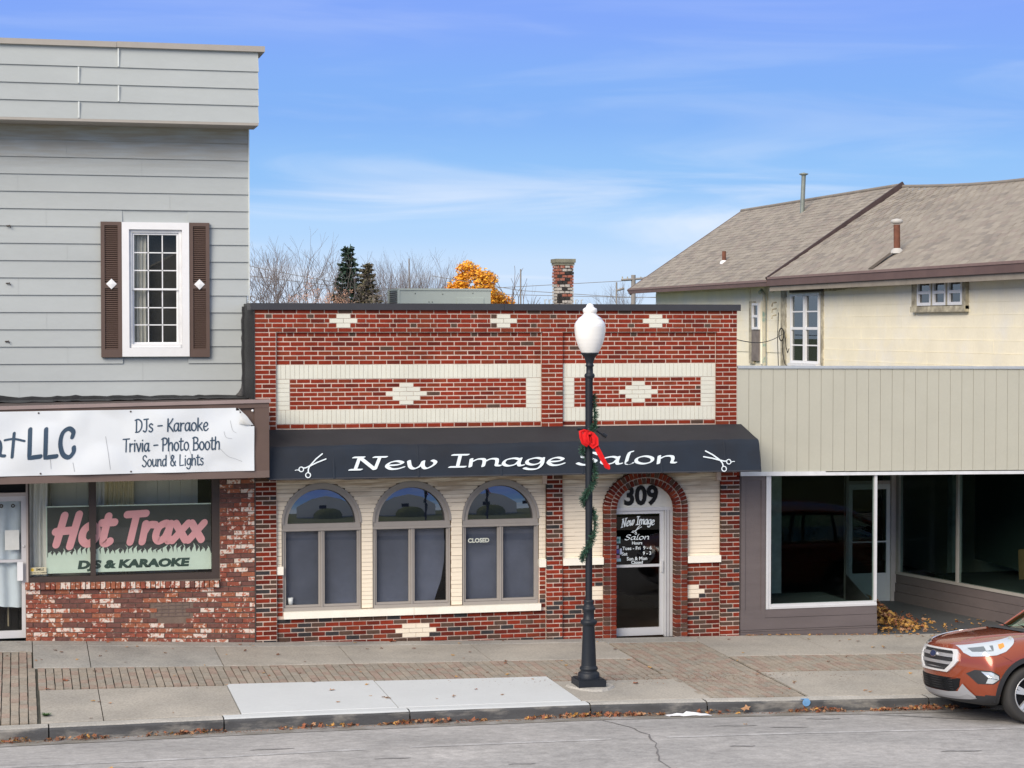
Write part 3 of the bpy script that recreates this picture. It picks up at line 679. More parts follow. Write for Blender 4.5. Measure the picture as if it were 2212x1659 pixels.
# lettering on the door glass
bs = MB().poly([(5.502,.183,.93),(6.203,.183,.93),(6.203,.183,1.698),(5.502,.183,1.698)], [(0,1,2,3)]).build('tinted_film', glass('dark_film', (.10,.11,.11)), dl)
YD = .181
dpl = lambda x, z, l: (x, YD-l, z)
m = MB(); 
def arcplace(x, z, l): return (x, YD-l, z - .38*(x-5.85)**2 + (.05*(x-5.85)))
write(m, 'New Image', 5.59, 6.12, 1.535, .12, arcplace, a=.62, b=.28, slant=.12)
write(m, 'Salon', 5.645, 6.04, 1.305, .075, dpl, a=.8, b=.3, slant=.25)
def scissors(mb, x, z, s, place, flip=1, rot=0.0, mt=None, ink=1.0):
    """pair of hairdresser's scissors, about 2.2 s long, centred at x, z"""
    def T(p):
        u, v = p; c, q = math.cos(rot), math.sin(rot); u, v = u*c-v*q, u*q+v*c
        return (x+flip*u*s, z+v*s)
    w = .035*s*ink
    circ = lambda cx, cz, r: [(cx+r*math.cos(t*.4488), cz+r*math.sin(t*.4488)) for t in range(14)]
    for i, (kind, pts, k) in enumerate([('c', circ(-.62,-.13,.15), 1),('c', circ(-.28,-.60,.16), 1),('s', [(-.78,-.16),(-.9,-.10),(-1.02,-.10)], .8),
        ('s', [(-.47,-.08),(-.3,-.10),(-.02,-.04)], 1.3),('s', [(-.22,-.45),(-.16,-.22),(.04,.0)], 1.3),('l', [(-.04,-.06),(.5,.06),(1.12,.14)], 1.4),('l', [(.02,-.02),(.5,.30),(.98,.52)], 1.4)]):
        q = spline(pts, kind == 'c', 4) if kind != 'l' else pts
        pen(mb, [T(p) for p in q], w*k, w*k*.8, .5, place, .0015+.0004*i, mt)
scissors(m, 5.83, 1.455, .085, dpl, rot=.35, ink=1.5)
m.build('salon_lettering', M_LETTER, dl)
for s, x, z, sz, al in (('Hours',5.845,1.232,.066,'CENTER'),('Tues - Fri  9 - 6',5.845,1.150,.074,'CENTER'),('Sat',5.60,1.068,.074,'LEFT'),('9 - 3',6.075,1.068,.074,'RIGHT'),('Sun & Mon',5.845,.990,.074,'CENTER'),('Closed',5.845,.915+.02,.066,'CENTER')):
    print_text('hours_lettering', s, x, YD-.002, z, sz, M_LETTER, dl, align=al, bold=.0012)
for k, (x, z, w, h, c) in enumerate(((5.54,1.305,.075,.10,(.30,.48,.47)),(5.525,1.20,.05,.05,(.55,.57,.60)),(5.53,1.13,.055,.06,(.10,.09,.35)),(5.585,1.13,.035,.09,(.45,.50,.62)),(5.535,1.05,.06,.05,(.50,.25,.32)),(5.55,1.0,.07,.045,(.32,.52,.60)))):
    box('sticker', x-w/2, x+w/2, YD-.0035, YD-.002, z-h/2, z+h/2, mat('sticker_%d' % k, c, .5, var=.1), dl)
MB().poly([(5.54+.024*math.cos(t), YD-.0045, 1.305+.024*math.sin(t)) for t in [k*.5 for k in range(13)]], [tuple(range(13))]).build('sticker_emblem', mat('sticker_teal', (.03,.20,.20), .5), dl)

# awning
M_AWT = mat('awning_canvas_faded', (.030,.031,.036), .75, spec=.25, var=.16, vscale=1.4, bump=.08, bscale=300, fine=.08)
aw = thing('awning', (3.78, -.45, 2.41), 'long black canvas awning lettered in white over the salon front, scissors at each end', 'awning')
prof = [(-.004,3.062),(-.25,2.995),(-.50,2.925),(-.70,2.872),(-.745,2.856),(-.778,2.80),(-.805,2.70),(-.84,2.55),(-.873,2.405)]
def awy(z):
    for (y1, z1), (y0, z0) in zip(prof, prof[1:]):
        if z0 <= z <= z1: return y1+(y0-y1)*(z1-z)/(z1-z0)
    return prof[-1][0]
mb = MB(); xs = fr(.10, 7.455, .08)
def sag(x, i): return .005*math.sin(x*5.15+i)+.007*math.sin(x*2.3+i*.7)+.004*math.sin(x*17+i*2)-.008*abs(math.sin((x-1.02)*math.pi/1.22))
vs = [(x, y+(sag(x,i) if 0 < i < 8 else 0)*(1 if i != 4 else 1.2), z+(sag(x,i+3) if i in (1,2,3,4,8) else 0)) for i, (y, z) in enumerate(prof) for x in xs]; n = len(xs)
mb.poly(vs, [(j*n+i, j*n+i+1, (j+1)*n+i+1, (j+1)*n+i) for j in range(3, len(prof)-1) for i in range(n-1)], M_AWN, smooth=True)
mb.poly(vs, [(j*n+i, j*n+i+1, (j+1)*n+i+1, (j+1)*n+i) for j in range(3) for i in range(n-1)], M_AWT, smooth=True)
for x in (.10, 7.455): mb.poly([(x, y, z) for y, z in prof]+[(x,-.004,2.40)], [tuple(range(len(prof)+1))], M_AWN)
mb.build('canvas', None, aw)
for x in (1.02,2.24,3.46,4.68,5.90,6.90):
    sm = MB(); pv = [(x+o, y-.0035-.003*(abs(o) < .01), z+.0035*(z > 2.86)) for y, z in prof[4:] for o in (-.016,-.004,.004,.016)]
    sm.poly(pv, [(4*i+k,4*i+k+1,4*i+5+k,4*i+4+k) for i in range(len(prof)-5) for k in range(3)], M_AWN, smooth=True).build('seam', None, aw)
MB().tube([(.11,-.865,2.405),(7.45,-.865,2.405)], .012, 6).build('front_bar', M_BLACKM, aw)
for x in (.3,1.7,3.1,4.5,5.9,7.3): MB().tube([(x,-.02,3.03),(x,-.72,2.83),(x,-.85,2.42),(x,-.02,2.44)], .012, 6).build('rib', M_BLACKM, aw)
aplace = lambda x, z, l: (-3.339+(x+3.339)*1.0030, awy(z)-.016-l, z-.006)
mb = MB(); write(mb, 'New', 1.235, 2.50, 2.531, .172, aplace, a=1.22, b=.32, th=.30, slant=.22); mb.build('shop_name', M_LETTER, aw)
mb = MB(); write(mb, 'Image', 2.68, 4.40, 2.546, .170, aplace, a=1.22, b=.32, th=.30, slant=.22); mb.build('shop_name', M_LETTER, aw)
mb = MB(); write(mb, 'Salon', 4.56, 6.11, 2.545, .170, aplace, a=1.22, b=.32, th=.30, slant=.22)
mb.build('shop_name', M_LETTER, aw)
mb = MB(); scissors(mb, .665, 2.605, .215, aplace, rot=.22); mb.build('scissors_emblem', M_LETTER, aw)
mb = MB(); scissors(mb, 6.775, 2.588, .225, aplace, flip=-1, rot=.05); mb.build('scissors_emblem', M_LETTER, aw)
M_MOSS = mat('moss', (.07,.085,.03), .95, var=.3)
# ------------------------------------------------------------------ left building: grey siding over a karaoke shop
M_SID = mat('siding_grey', (.405,.438,.440), .7, grime=.06, var=.05, vscale=.9, bump=.08, bscale=120, fine=.02, stretch=(.5,1,1.5))
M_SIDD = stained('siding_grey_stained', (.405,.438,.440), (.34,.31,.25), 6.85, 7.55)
M_TRIM = mat('coping_tan', (.36,.335,.30), .55, var=.05)
M_BROWN = mat('brown_metal', (.105,.068,.055), .6, var=.12, vscale=2)
M_BROWNL = mat('brown_metal_faded', (.27,.21,.20), .6, var=.12, vscale=2)
M_BROWND = mat('brown_dark', (.050,.035,.030), .6, var=.12, vscale=3)
M_TAR = mat('roof_tar', (.012,.012,.014), .5, var=.4, vscale=9, bump=.9, bscale=25)
M_SEAM = mat('seam_strip', (.62,.66,.65), .6)
lb = thing('sided_building', (-6, .3, .1), 'tall pale grey sided building with shuttered window above the karaoke shop front', 'building')
XL = -12.0
MB().box(XL,-1.70,1.33,14,-.3,8.55).box(-.94,.045,1.33,14,-.3,8.55).box(-1.70,-.94,1.33,14,-.3,4.245).box(-1.70,-.94,1.33,14,6.0,8.55).box(-1.70,-.94,2.6,14,4.245,6.0).build('wall', M_SID, lb)
BO = Pieces(lb, 'siding_board', 'siding_boards', 290)
def board(x0, x1, z0, z1, y, mt):
    # lapped: the foot of each board stands proud of the one below
    h = z1-z0; BO.add(((x0+x1)/2, y-.006, (z0+z1)/2), (x1-x0, .012, h+.004), mt, Matrix.Rotation(-math.atan2(.022, h), 3, 'X'))
random.seed(9)
zt = 7.55; k = 0
while zt > 3.4:
    z1 = 7.305-.2535*(k-1) if k else 7.56; z0 = 7.305-.2535*k
    if z0 < 3.45: z0 = 3.45
    seam = [-.83, -2.6, -1.51, -3.3, -1.1, -2.9][k % 6]; xr = .07 if z0 > 4.85 else .03
    cuts = [XL, seam-4.5, seam, xr]
    for a, b in zip(cuts, cuts[1:]):
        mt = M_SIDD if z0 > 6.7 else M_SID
        if z0 < 6.10 and z1 > 4.12 and a < -1.8 < b or (z0 < 6.10 and z1 > 4.12 and a < -.85 < b):
            for u, v in ((a, min(b,-1.80)), (max(a,-.84), b)):
                if v-u > .02 and not (u < -1.80 and v > -.84): board(u+.001, v-.001, z0, z1, 1.325, mt)
        else: board(a+.001, b-.001, z0, z1, 1.325, mt)
    zt = z0; k += 1
    if z0 <= 3.45: break
box('corner_trim', .066, .082, 1.29, 1.36, 4.86, 7.54, M_SEAM, lb)
# overhanging cornice
box('cornice_core', XL, .14, .73, 1.32, 7.53, 8.60, M_SID, lb)
rowsz = [(8.315,8.60),(8.062,8.315),(7.813,8.062),(7.56,7.813)]
for i, (z0, z1) in enumerate(rowsz):
    s = -1.875 if i % 2 == 0 else -2.44
    for a, b in ((XL, s-3.6), (s-3.6, s), (s, .150)): board(a+.001, b-.001, z0, z1, .722, M_SID)
    box('seam_clip', s-.011, s+.011, .685, .70, z0+.01, z1-.01, M_SEAM, lb)
    MB().poly([(.141,.70,z0-.002),(.158,.695,z0-.002),(.146,.70,z1),(.141,.72,z1),(.141,1.30,z1),(.141,1.30,z0),(.158,1.30,z0),(.146,1.30,z1)], [(0,1,2,3),(1,6,7,2),(0,5,6,1)]).build('corner_piece', M_SID, lb)
box('soffit_trim', XL, .150, .69, 1.31, 7.520, 7.557, M_TRIM, lb)
box('coping', XL, -1.9, .66, 1.40, 8.600, 8.680, M_TRIM, lb); box('coping', -1.896, .245, .66, 1.40, 8.602, 8.684, M_TRIM, lb)
BO.done()
# upper window with shutters
def frame_box(mb, x0, x1, z0, z1, t, y0, y1, tb=None, mt=None):
    tb = tb or t
    mb.box(x0,x1,y0,y1,z1-t,z1,mt).box(x0,x1,y0,y1,z0,z0+tb,mt).box(x0,x0+t,y0,y1,z0+tb,z1-t,mt).box(x1-t,x1,y0,y1,z0+tb,z1-t,mt); return mb
uw = frame_box(MB(), -1.813, -.826, 4.112, 6.104, .105, 1.235, 1.40, .13).build('window', M_WHITE, lb)
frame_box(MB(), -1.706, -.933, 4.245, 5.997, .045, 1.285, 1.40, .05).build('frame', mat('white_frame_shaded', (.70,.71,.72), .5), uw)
for z0, z1, y in ((5.10,5.95,1.31),(4.297,5.125,1.335)):
    sf = frame_box(MB(), -1.659, -.980, z0, z1, .028, y, y+.03); w3 = (.679-.056)/3; h3 = (z1-z0-.056)/3
    sh = sf.build('sash', M_WHITE, uw)
bars = MB()
for z0, z1, y in ((5.10,5.95,1.318),(4.297,5.125,1.343)):
    for i in (1,2): x = -1.631+.623*i/3; bars.box(x-.008,x+.008,y,y+.012,z0+.028,z1-.028); z = z0+.028+(z1-z0-.056)*i/3; bars.box(-1.631,-1.008,y,y+.0119,z-.008,z+.008)
bars.build('glazing_bars', M_WHITE, uw)
pane('pane', -1.631, -1.008, 1.350, 4.325, 5.1, uw); pane('pane', -1.631, -1.008, 1.327, 5.126, 5.925, uw)
M_CURT = mat('curtain_cloth', (.50,.49,.45), .9, var=.1)
def curtain(name, x0, x1, y, z0, z1, parent, mt, folds=8, amp=.025, bend=0.0):
    mb = MB(); nx = folds*8; vs = []
    for j in range(9):
        z = z0+(z1-z0)*j/8
        for i in range(nx+1):
            t = i/nx; a = amp*(1.1-.3*j/8); vs.append((x0+(x1-x0)*t, y+a*math.sin(t*folds*2*math.pi+.8*math.sin(j*.5))+bend*math.sin(j*.6+t*4), z+(.03*math.sin(t*5) if j == 0 else 0)))
    mb.poly(vs, [(j*(nx+1)+i, j*(nx+1)+i+1, (j+1)*(nx+1)+i+1, (j+1)*(nx+1)+i) for j in range(8) for i in range(nx)], mt, smooth=True); return mb.build(name, None, parent)
MB().box(-1.9,-.8,1.62,1.64,4.1,6.1).build('dark_room', mat('dim_room', (.03,.028,.026), .9, var=.4, vscale=1.5), uw)
MB().box(-1.659,-1.45,1.60,1.61,4.3,5.95).build('pale_wall_inside', mat('pale_inside', (.14,.135,.12), .9), uw)
curtain('curtain', -1.68, -1.44, 1.45, 4.28, 5.95, uw, M_CURT, folds=4)
box('window_sill', -1.68,-.955,1.26,1.36,4.245,4.297, M_WHITE, uw)
for x0, x1 in ((-2.118,-1.817),(-.822,-.524)):
    s = MB(); frame_box(s, x0, x1, 4.103, 6.108, .055, 1.245, 1.285, .12); s.box(x0+.055,x1-.055,1.247,1.285,5.125,5.20).box(x0,x1,1.286,1.297,4.103,6.108)
    so = s.build('shutter', M_BROWN, lb)
    lv = MB()
    for za, zb in ((4.223,5.125),(5.20,6.053)):
        n = int((zb-za)/.030)
        for k in range(n):
            zc = za+(zb-za)*(k+.5)/n; lv.obox((((x0+x1)/2), 1.268, zc), (x1-x0-.112, .034, .007), Matrix.Rotation(R(42),3,'X'))
    lv.build('louvres', M_BROWN, so, kind='stuff')
    xc = -1.966 if x0 < -1.5 else -.674; MB().poly([(xc-.078,1.238,5.188),(xc,1.238,5.11),(xc+.078,1.238,5.188),(xc,1.238,5.266),(xc,1.228,5.188),(xc-.078,1.246,5.188),(xc,1.246,5.11),(xc+.078,1.246,5.188),(xc,1.246,5.266)], [(0,1,4),(1,2,4),(2,3,4),(3,0,4),(0,5,6,1),(1,6,7,2),(2,7,8,3),(3,8,5,0)]).build('diamond', M_WHITE, so)
for x, z in ((-3.45,6.02),(-3.46,5.18),(-3.48,4.33)):
    MB().tube([(x,1.30,z),(x+.03,1.27,z+.02),(x+.045,1.28,z-.02)], .007, 6).tube([(x-.02,1.29,z+.01),(x+.04,1.29,z+.012)], .009, 5).build('old_hook', M_BROWND, lb)
# tar flashing between the two buildings
random.seed(21)
tv = []; nz_ = 20
for j in range(nz_+1):
    z = 3.50+(4.86-3.50)*j/nz_; wob = random.uniform(-.008,.008); fl = .09*max(0,(1-j/3))**2
    tv += [(.000,-.012,z), (-.010+wob*.3,.0,z), (-.010+wob*.5,1.24,z), (-.02-fl+wob,1.285,z), (-.045-fl*1.3+wob,1.297,z)]
MB().poly(tv, [(j*5+i, j*5+i+1, (j+1)*5+i+1, (j+1)*5+i) for j in range(nz_) for i in range(4)], M_TAR, smooth=True).build('tar_flashing', None, lb)
MB().box(-.01,.12,.36,1.4,4.86,4.90).build('tar_cap', M_TAR, lb)
# sign canopy: brown fascia, a little out of level
def cz(x, z): return z + .0176*(x) if z > 3.3 else z + .008*x
cn = MB()
def slope_box(mb, x0, x1, y0, y1, z0, z1, mt=None, s0=None, s1=None):
    s0 = .008 if s0 is None else s0; s1 = .0176 if s1 is None else s1
    p = [(x, y, (z0+s0*x) if k == 0 else (z1+s1*x)) for k in (0,1) for y in (y0,y1) for x in (x0,x1)]
    return mb.poly(p, [(0,2,3,1),(4,5,7,6),(0,1,5,4),(2,6,7,3),(0,4,6,2),(1,3,7,5)], mt)
fa = slope_box(MB(), XL, .085, -.96, 1.29, 2.447, 3.480).build('canopy', M_BROWN, lb)
slope_box(MB(), XL, .105, -1.02, -.90, 3.492, 3.538, s0=.0176).build('cap_strip', M_BROWNL, fa)
slope_box(MB(), XL, .085, -1.0, -.9601, 3.425, 3.4919, s0=.0176).build('upper_trim', M_BROWN, fa)
slope_box(MB(), XL, .085, -1.0, -.9601, 2.447, 2.545, s1=.008).build('lower_trim', mat('brown_metal_dusty', (.135,.095,.082), .6, var=.12, vscale=2), fa)
slope_box(MB(), -.12, .085, -.995, -.9601, 2.5451, 3.4249).build('end_trim', M_BROWN, fa)
rf = MB(); random.seed(2); xs = fr(-4.2, .03, .09)
vs = []
for x in xs:
    e = random.uniform(0,.022)*(1 if random.random() < .8 else 2.2); vs += [(x,.55+e*9,3.50+.011*x),(x,.75,3.512+.01*x),(x,1.20,3.505+.008*x),(x,1.288,3.515+e)]
rf.poly(vs, [(4*i+j, 4*i+j+1, 4*i+5+j, 4*i+4+j) for i in range(len(xs)-1) for j in range(3)], M_TAR, smooth=False); rf.build('tar_edge', None, fa)
slope_box(MB(), XL, .03, -.88, 1.28, 3.35, 3.490, s1=.0105).build('canopy_deck', mat('deck_brown', (.075,.055,.050), .9, var=.2), fa)
# white banner, slack and curled at its top right corner
M_BAN = mat('banner_vinyl', (.66,.70,.73), .5, var=.03, vscale=1.2)
ban = thing('banner', (-2, -1.0, 2.54), 'white vinyl banner advertising DJs, karaoke and trivia, top right corner curled', 'banner')
def bz(x, t): return (2.548+.006*x) + t*((3.428+.0068*x)-(2.548+.006*x)) 
def bump_(x, z):
    a = .016*math.sin(2.2*x+5*(z-2.5)) + .012*math.sin(5.1*x-7*z) + .007*math.sin(11*x+9*z) + .014*math.exp(-((x+1.9+.9*(z-3.4))/.16)**2) - .010*math.exp(-((x+2.25+.7*(z-3.4))/.12)**2)
    return -1.022 - max(-.012, a)
mb = MB(); xs = fr(-8.0, -.128, .05); NT = 24; vs = []; keep = {}
cornx, corn = -.34, -.128
for j in range(NT+1):
    t = j/NT
    for x in xs:
        z = bz(x, t); vs.append((x, bump_(x, z), z))
fs = []; n = len(xs)
def beyond(x, z): return (x-cornx)/(corn-cornx) + (z-3.19)/(3.427-3.19) > 1.0+.0
for j in range(NT):
    for i in range(n-1):
        q = [j*n+i, j*n+i+1, (j+1)*n+i+1, (j+1)*n+i]
        if all(beyond(vs[k][0], vs[k][2]) and vs[k][0] > cornx-.001 for k in q[2:3]) : continue
        fs.append(tuple(q))
mb.poly(vs, fs, M_BAN, smooth=True)
mb.build('sheet', None, ban)
MB().poly([(-.35,-1.03,3.425),(-.31,-1.045,3.36),(-.325,-1.065,3.26),(-.345,-1.06,3.21),(-.25,-1.07,3.19),(-.14,-1.045,3.185),(-.23,-1.04,3.31),(-.28,-1.10,3.24)], [(0,1,6),(1,7,6),(1,2,7),(2,3,4),(2,4,7),(4,5,7),(5,6,7)], mat('banner_back', (.58,.60,.60), .5), smooth=True).build('curled_corner', None, ban)
bpl = lambda x, z, l: (x, bump_(x, z)-.0035-l, z)
mb = MB(); write(mb, 'DJs - Karaoke', -1.76, -.76, 3.105, .175, bpl, a=.42, b=.30, th=.8, slope=.014); mb.build('banner_lettering', M_NAVY, ban)
mb = MB(); write(mb, 'Trivia - Photo Booth', -1.925, -.60, 2.835, .175, bpl, a=.42, b=.30, th=.8, slope=.014); mb.build('banner_lettering', M_NAVY, ban)
mb = MB(); write(mb, 'Sound & Lights', -1.67, -.83, 2.608+.02, .150, bpl, a=.42, b=.30, th=.8, slope=.014); mb.build('banner_lettering', M_NAVY, ban)
mb = MB(); write(mb, 'LLC', -3.21, -2.56, 2.775, .385, bpl, a=.64, b=.44, th=.9, slope=0); mb.build('banner_lettering', M_NAVY, ban)
mb = MB(); write(mb, 'n', -3.82, -3.47, 2.79, .36, bpl, a=.46, b=.34, th=.9)
pen(mb, [(-3.375,3.11),(-3.405,2.79)], .024, .018, .9, bpl, .0020); pen(mb, spline([(-3.50,3.02),(-3.38,3.035),(-3.24,3.005)]), .016, .012, .9, bpl, .0026)
mb.build('banner_lettering', M_NAVY, ban)
mb = MB(); M_CR = mat('banner_crack', (.34,.36,.38), .8)
for pts in ([(-2.16,3.05),(-2.13,2.85),(-2.10,2.60)], [(-.62,2.88),(-.50,2.76),(-.40,2.72),(-.30,2.68)], [(-.55,3.10),(-.52,3.02),(-.44,3.0)], [(-.46,3.25),(-.43,3.12),(-.38,3.08)], [(-2.9,2.76),(-2.89,2.62)], [(-1.3,2.85),(-1.28,2.72)], [(-2.6,2.70),(-2.58,2.58)], [(-1.05,2.93),(-1.0,2.78)]):
    pen(mb, spline(pts), .003, .002, 0, bpl, .001)
mb.build('banner_crease', M_CR, ban)
for x, t in ((-3.05,.97),(-1.82,.97),(-3.03,.03),(-1.82,.03)): z = bz(x,t); MB().poly([(x+.013*math.cos(a), bump_(x,z)-.006, z+.013*math.sin(a)) for a in [k*.8 for k in range(8)]], [tuple(range(8))]).build('grommet', M_BROWND, ban)
MB().lathe((-.148,-1.0,3.385), [(0,-.012),(.017,-.010),(.017,0)], 12, axis='Y').build('grommet', M_WHITE, ban)

# shop front: door, window, used brick
USED = [(24, mat('used_red', (.25,.068,.042), .9, var=.3, vscale=14, bump=.5, bscale=70, fine=.2, col2=(.62,.50,.43), c2scale=16, c2lo=.56, c2hi=.62)),
        (22, mat('used_orange', (.31,.105,.055), .9, var=.3, vscale=14, bump=.5, bscale=70, fine=.2, col2=(.66,.54,.46), c2scale=17, c2lo=.55, c2hi=.61)),
        (26, mat('used_umber', (.145,.060,.048), .85, var=.35, vscale=14, bump=.5, bscale=70, fine=.2, col2=(.45,.30,.24), c2scale=12, c2lo=.62, c2hi=.70)),
        (16, mat('used_white', (.66,.57,.50), .85, var=.15, vscale=14, bump=.5, bscale=70, fine=.1, col2=(.42,.15,.09), c2scale=20, c2lo=.50, c2hi=.56))]
fs_ = thing('karaoke_shop_front', (-2, 0, .05), 'karaoke shop front of whitewashed used brick, wide window and pale door below the banner', 'shop front')
ub = MB().box(-3.235,.0-.004,.012,.30,-.3,.80).box(-.512,-.004,.012,.30,.80,2.5).box(-3.235,-.512,.10,.30,.80,.90).build('wall', M_MORTAR2, fs_)
U = Pieces(fs_, 'brick', 'brickwork', 295)
random.seed(13)
def zw(x, r):                # rows follow the falling pavement
    top = .845-.006 + (-.0165)*(x+3.23)     # under the rowlock
    f = r/11.0; s = -.0165 - .036*f; return (.845 - .0662*(r+.5)) + s*(x+3.23)
for r in range(15):
    x = -3.235-(.1016 if r % 2 else 0)
    while x < -.006:
        a, b = max(x,-3.235), min(x+.2032,-.006)
        grille = -1.444 < (a+b)/2 < -.953 and 3 <= r <= 6
        if b-a > .03 and not grille and g((a+b)/2,0)-.06 < zw((a+b)/2, r):
            sl = math.atan(.0165+.036*r/11)
            U.add(((a+b)/2, .025+random.uniform(-.005,.003), zw((a+b)/2, r)), (b-a-.010+random.uniform(-.004,.004), .05, .0555+random.uniform(-.003,.002)), pick(USED), Matrix.Rotation(sl,3,'Y') @ Matrix.Rotation(random.uniform(-.008,.008),3,'Y'))
        x += .2032
for r in range(26):          # pier right of the window
    z = 2.42-.0672*(r+.5); x = -.512-(.1016 if r % 2 else 0)
    if z < .80: break
    while x < -.006:
        a, b = max(x,-.512), min(x+.2032,-.006)
        if b-a > .03: U.add(((a+b)/2, .025+random.uniform(-.005,.003), z), (b-a-.010, .05, .0565+random.uniform(-.003,.002)), pick(USED))
        x += .2032
U.done()
V = Pieces(fs_, 'rowlock_brick', 'rowlock_bricks', 60)
n = 39
for k in range(n):
    xc = -3.245+(2.72)*(k+.5)/n; V.add((xc, .0+random.uniform(-.004,.004), .900-.018*(xc+3.23)), (.0605+random.uniform(-.004,.003), .10, .092+random.uniform(-.005,.003)), pick([(5,USED[3][1]),(3,USED[1][1]),(2,USED[0][1]),(1,USED[2][1])]))
V.done()
vg = MB()
for j in range(5): z = .405+.052*j; vg.box(-1.444,-.953,.004,.03,z-.006,z+.006)
for i in range(6): x = -1.444+.0982*i; vg.box(x-.005,x+.005,.006,.03,.405,.613)
vg.box(-1.444,-.953,.028,.06,.40,.615, None)
vg.build('vent_grille', mat('brown_grille', (.16,.115,.10), .6, metal=.2), fs_)
MB().box(-.012,.006,-.006,.02,-.1,2.45).build('joint_strip', M_BROWND, fs_)
M_FR = M_BROWND
wf = MB().box(-3.195,-.505,.02,.16,.925,1.015).box(-.618,-.510,.02,.16,1.015,2.46).box(-2.352,-2.252,.03,.16,1.6,2.46).box(-2.335,-2.262,.03,.16,1.015,1.6).box(-3.195,-3.175,.03,.16,1.015,2.46).box(-3.195,-.505,.02,.16,2.46,2.50).build('window', M_FR, fs_)
pane('pane', -3.175, -2.340, .075, 1.015, 2.46, wf); pane('pane', -2.258, -.618, .075, 1.015, 2.46, wf)
box('sill_ledge', -3.20,-.50,-.02,.10,.905,.924, mat('sill_grey_brown', (.13,.105,.09), .8, var=.2), wf)
# display behind the glass
M_PANEL = mat('cream_panelling', (.72,.71,.60), .8, var=.05)
bp_ = MB()
for k in range(17):
    x = -3.17+.165*k
    if x < -.78: bp_.box(x, min(x+.160,-.78), .50, .52, .9, 2.6)
bp_.box(-3.2,-.78,.521,.53,.9,2.6).box(-3.2,-.51,.13,.53,.9,.95); bp_.build('display_panelling', M_PANEL, fs_)
box('dark_room', -.78,-.45,.8,.82,.8,2.6,M_DARK,fs_); box('dark_room', -3.2,-.4,.55,.57,.8,2.7,M_DARK,fs_)
M_CY = mat('yellow_curtain', (.70,.62,.40), .9, var=.12); M_CW = mat('white_curtain', (.76,.76,.71), .9, var=.06)
curtain('curtain', -2.17, -1.70, .36, 1.0, 2.6, fs_, M_CY, folds=7); curtain('curtain', -2.26, -2.12, .34, 1.0, 2.6, fs_, M_CW, folds=2)
curtain('curtain', -3.17, -2.92, .22, .98, 2.6, fs_, M_CW, folds=3, amp=.03); curtain('curtain', -2.92, -2.86, .30, .98, 2.6, fs_, mat('grey_curtain', (.30,.29,.25), .9), folds=1, amp=.02)
sg = thing('window_sign', (-1.8, .10, 1.05), 'black and pale green Hot Traxx sign with pink lettering inside the shop window', 'sign')
M_SBK = mat('sign_black', (.045,.048,.045), .5, var=.15, vscale=2); M_SGR = mat('sign_green', (.62,.74,.62), .5, var=.05); M_PINK = mat('sign_pink', (.84,.40,.42), .5, var=.05)
box('board', -2.932, -.624, .100, .112, 1.055, 2.000, M_SBK, sg); 
MB().box(-2.932,-.624,.097,.0995,1.995,2.012).box(-2.945,-2.932,.097,.112,1.05,2.01).build('edge', M_SGR, sg)
MB().poly([(-2.932,.0985,1.055),(-.624,.0985,1.055),(-.624,.0985,1.285),(-2.932,.0985,1.285)], [(0,1,2,3)]).build('lower_field', M_SGR, sg)
fm = MB(); random.seed(4); x = -2.925; k = 0
while x < -.66:
    w = random.uniform(.055,.085); h = random.choice([.09,.13,.11,.16,.10,.14]); lean = random.choice([-1,1,1])*random.uniform(.01,.03)
    w = min(w, -.628-x)
    c = [(x,1.284),(x+w*.05,1.31),(x+w*.25-lean*.6,1.33+h*.25),(x+w*.35-lean,1.29+h*.62),(x+w*.62+lean*1.2,1.285+h),(x+w*.72-lean*.2,1.29+h*.66),(x+w*.85,1.31+h*.2),(x+w,1.30),(x+w,1.284)]
    fm.poly([(a, .0975-.0002*(k%3), b) for a, b in c], [tuple(range(9))]); x += w*.93; k += 1
fm.build('flames', M_SGR, sg)
spl = lambda x, z, l: (x, .0965-l, z)
mb = MB(); write(mb, 'Hot', -2.845, -2.035, 1.465, .41, spl, a=1.02, b=.86, th=.9, slant=.20)
write(mb, 'Traxx', -1.90, -.745, 1.475, .40, spl, a=1.0, b=.84, th=.9, slant=.20)
mb.build('brush_lettering', M_PINK, sg)
print_text('sign_lettering', 'DJS & KARAOKE', -1.735, .0962, 1.115, .152, mat('sign_dark_green', (.02,.055,.040), .5), sg, bold=.010, xs=1.42, shear=.12)
st = box('security_sticker', -3.172,-2.945,.0705,.0725,1.052,1.152, mat('sticker_cream', (.62,.58,.40), .5), None, label='small cream and yellow smile camera sticker in the lower left of the shop window', cat='sticker')
print_text('sticker_print', 'SMILE', -3.035, .0700, 1.105, .045, M_INK, st, bold=.001); print_text('sticker_print', "YOU'RE ON CAMERA", -3.058, .0700, 1.066, .025, M_INK, st, bold=.0005)
MB().poly([(-3.14+.024*math.cos(a), .0698, 1.118+.024*math.sin(a)) for a in [k*.5 for k in range(13)]], [tuple(range(13))]).build('sticker_face', mat('sun_yellow', (.75,.50,.05), .5), st)
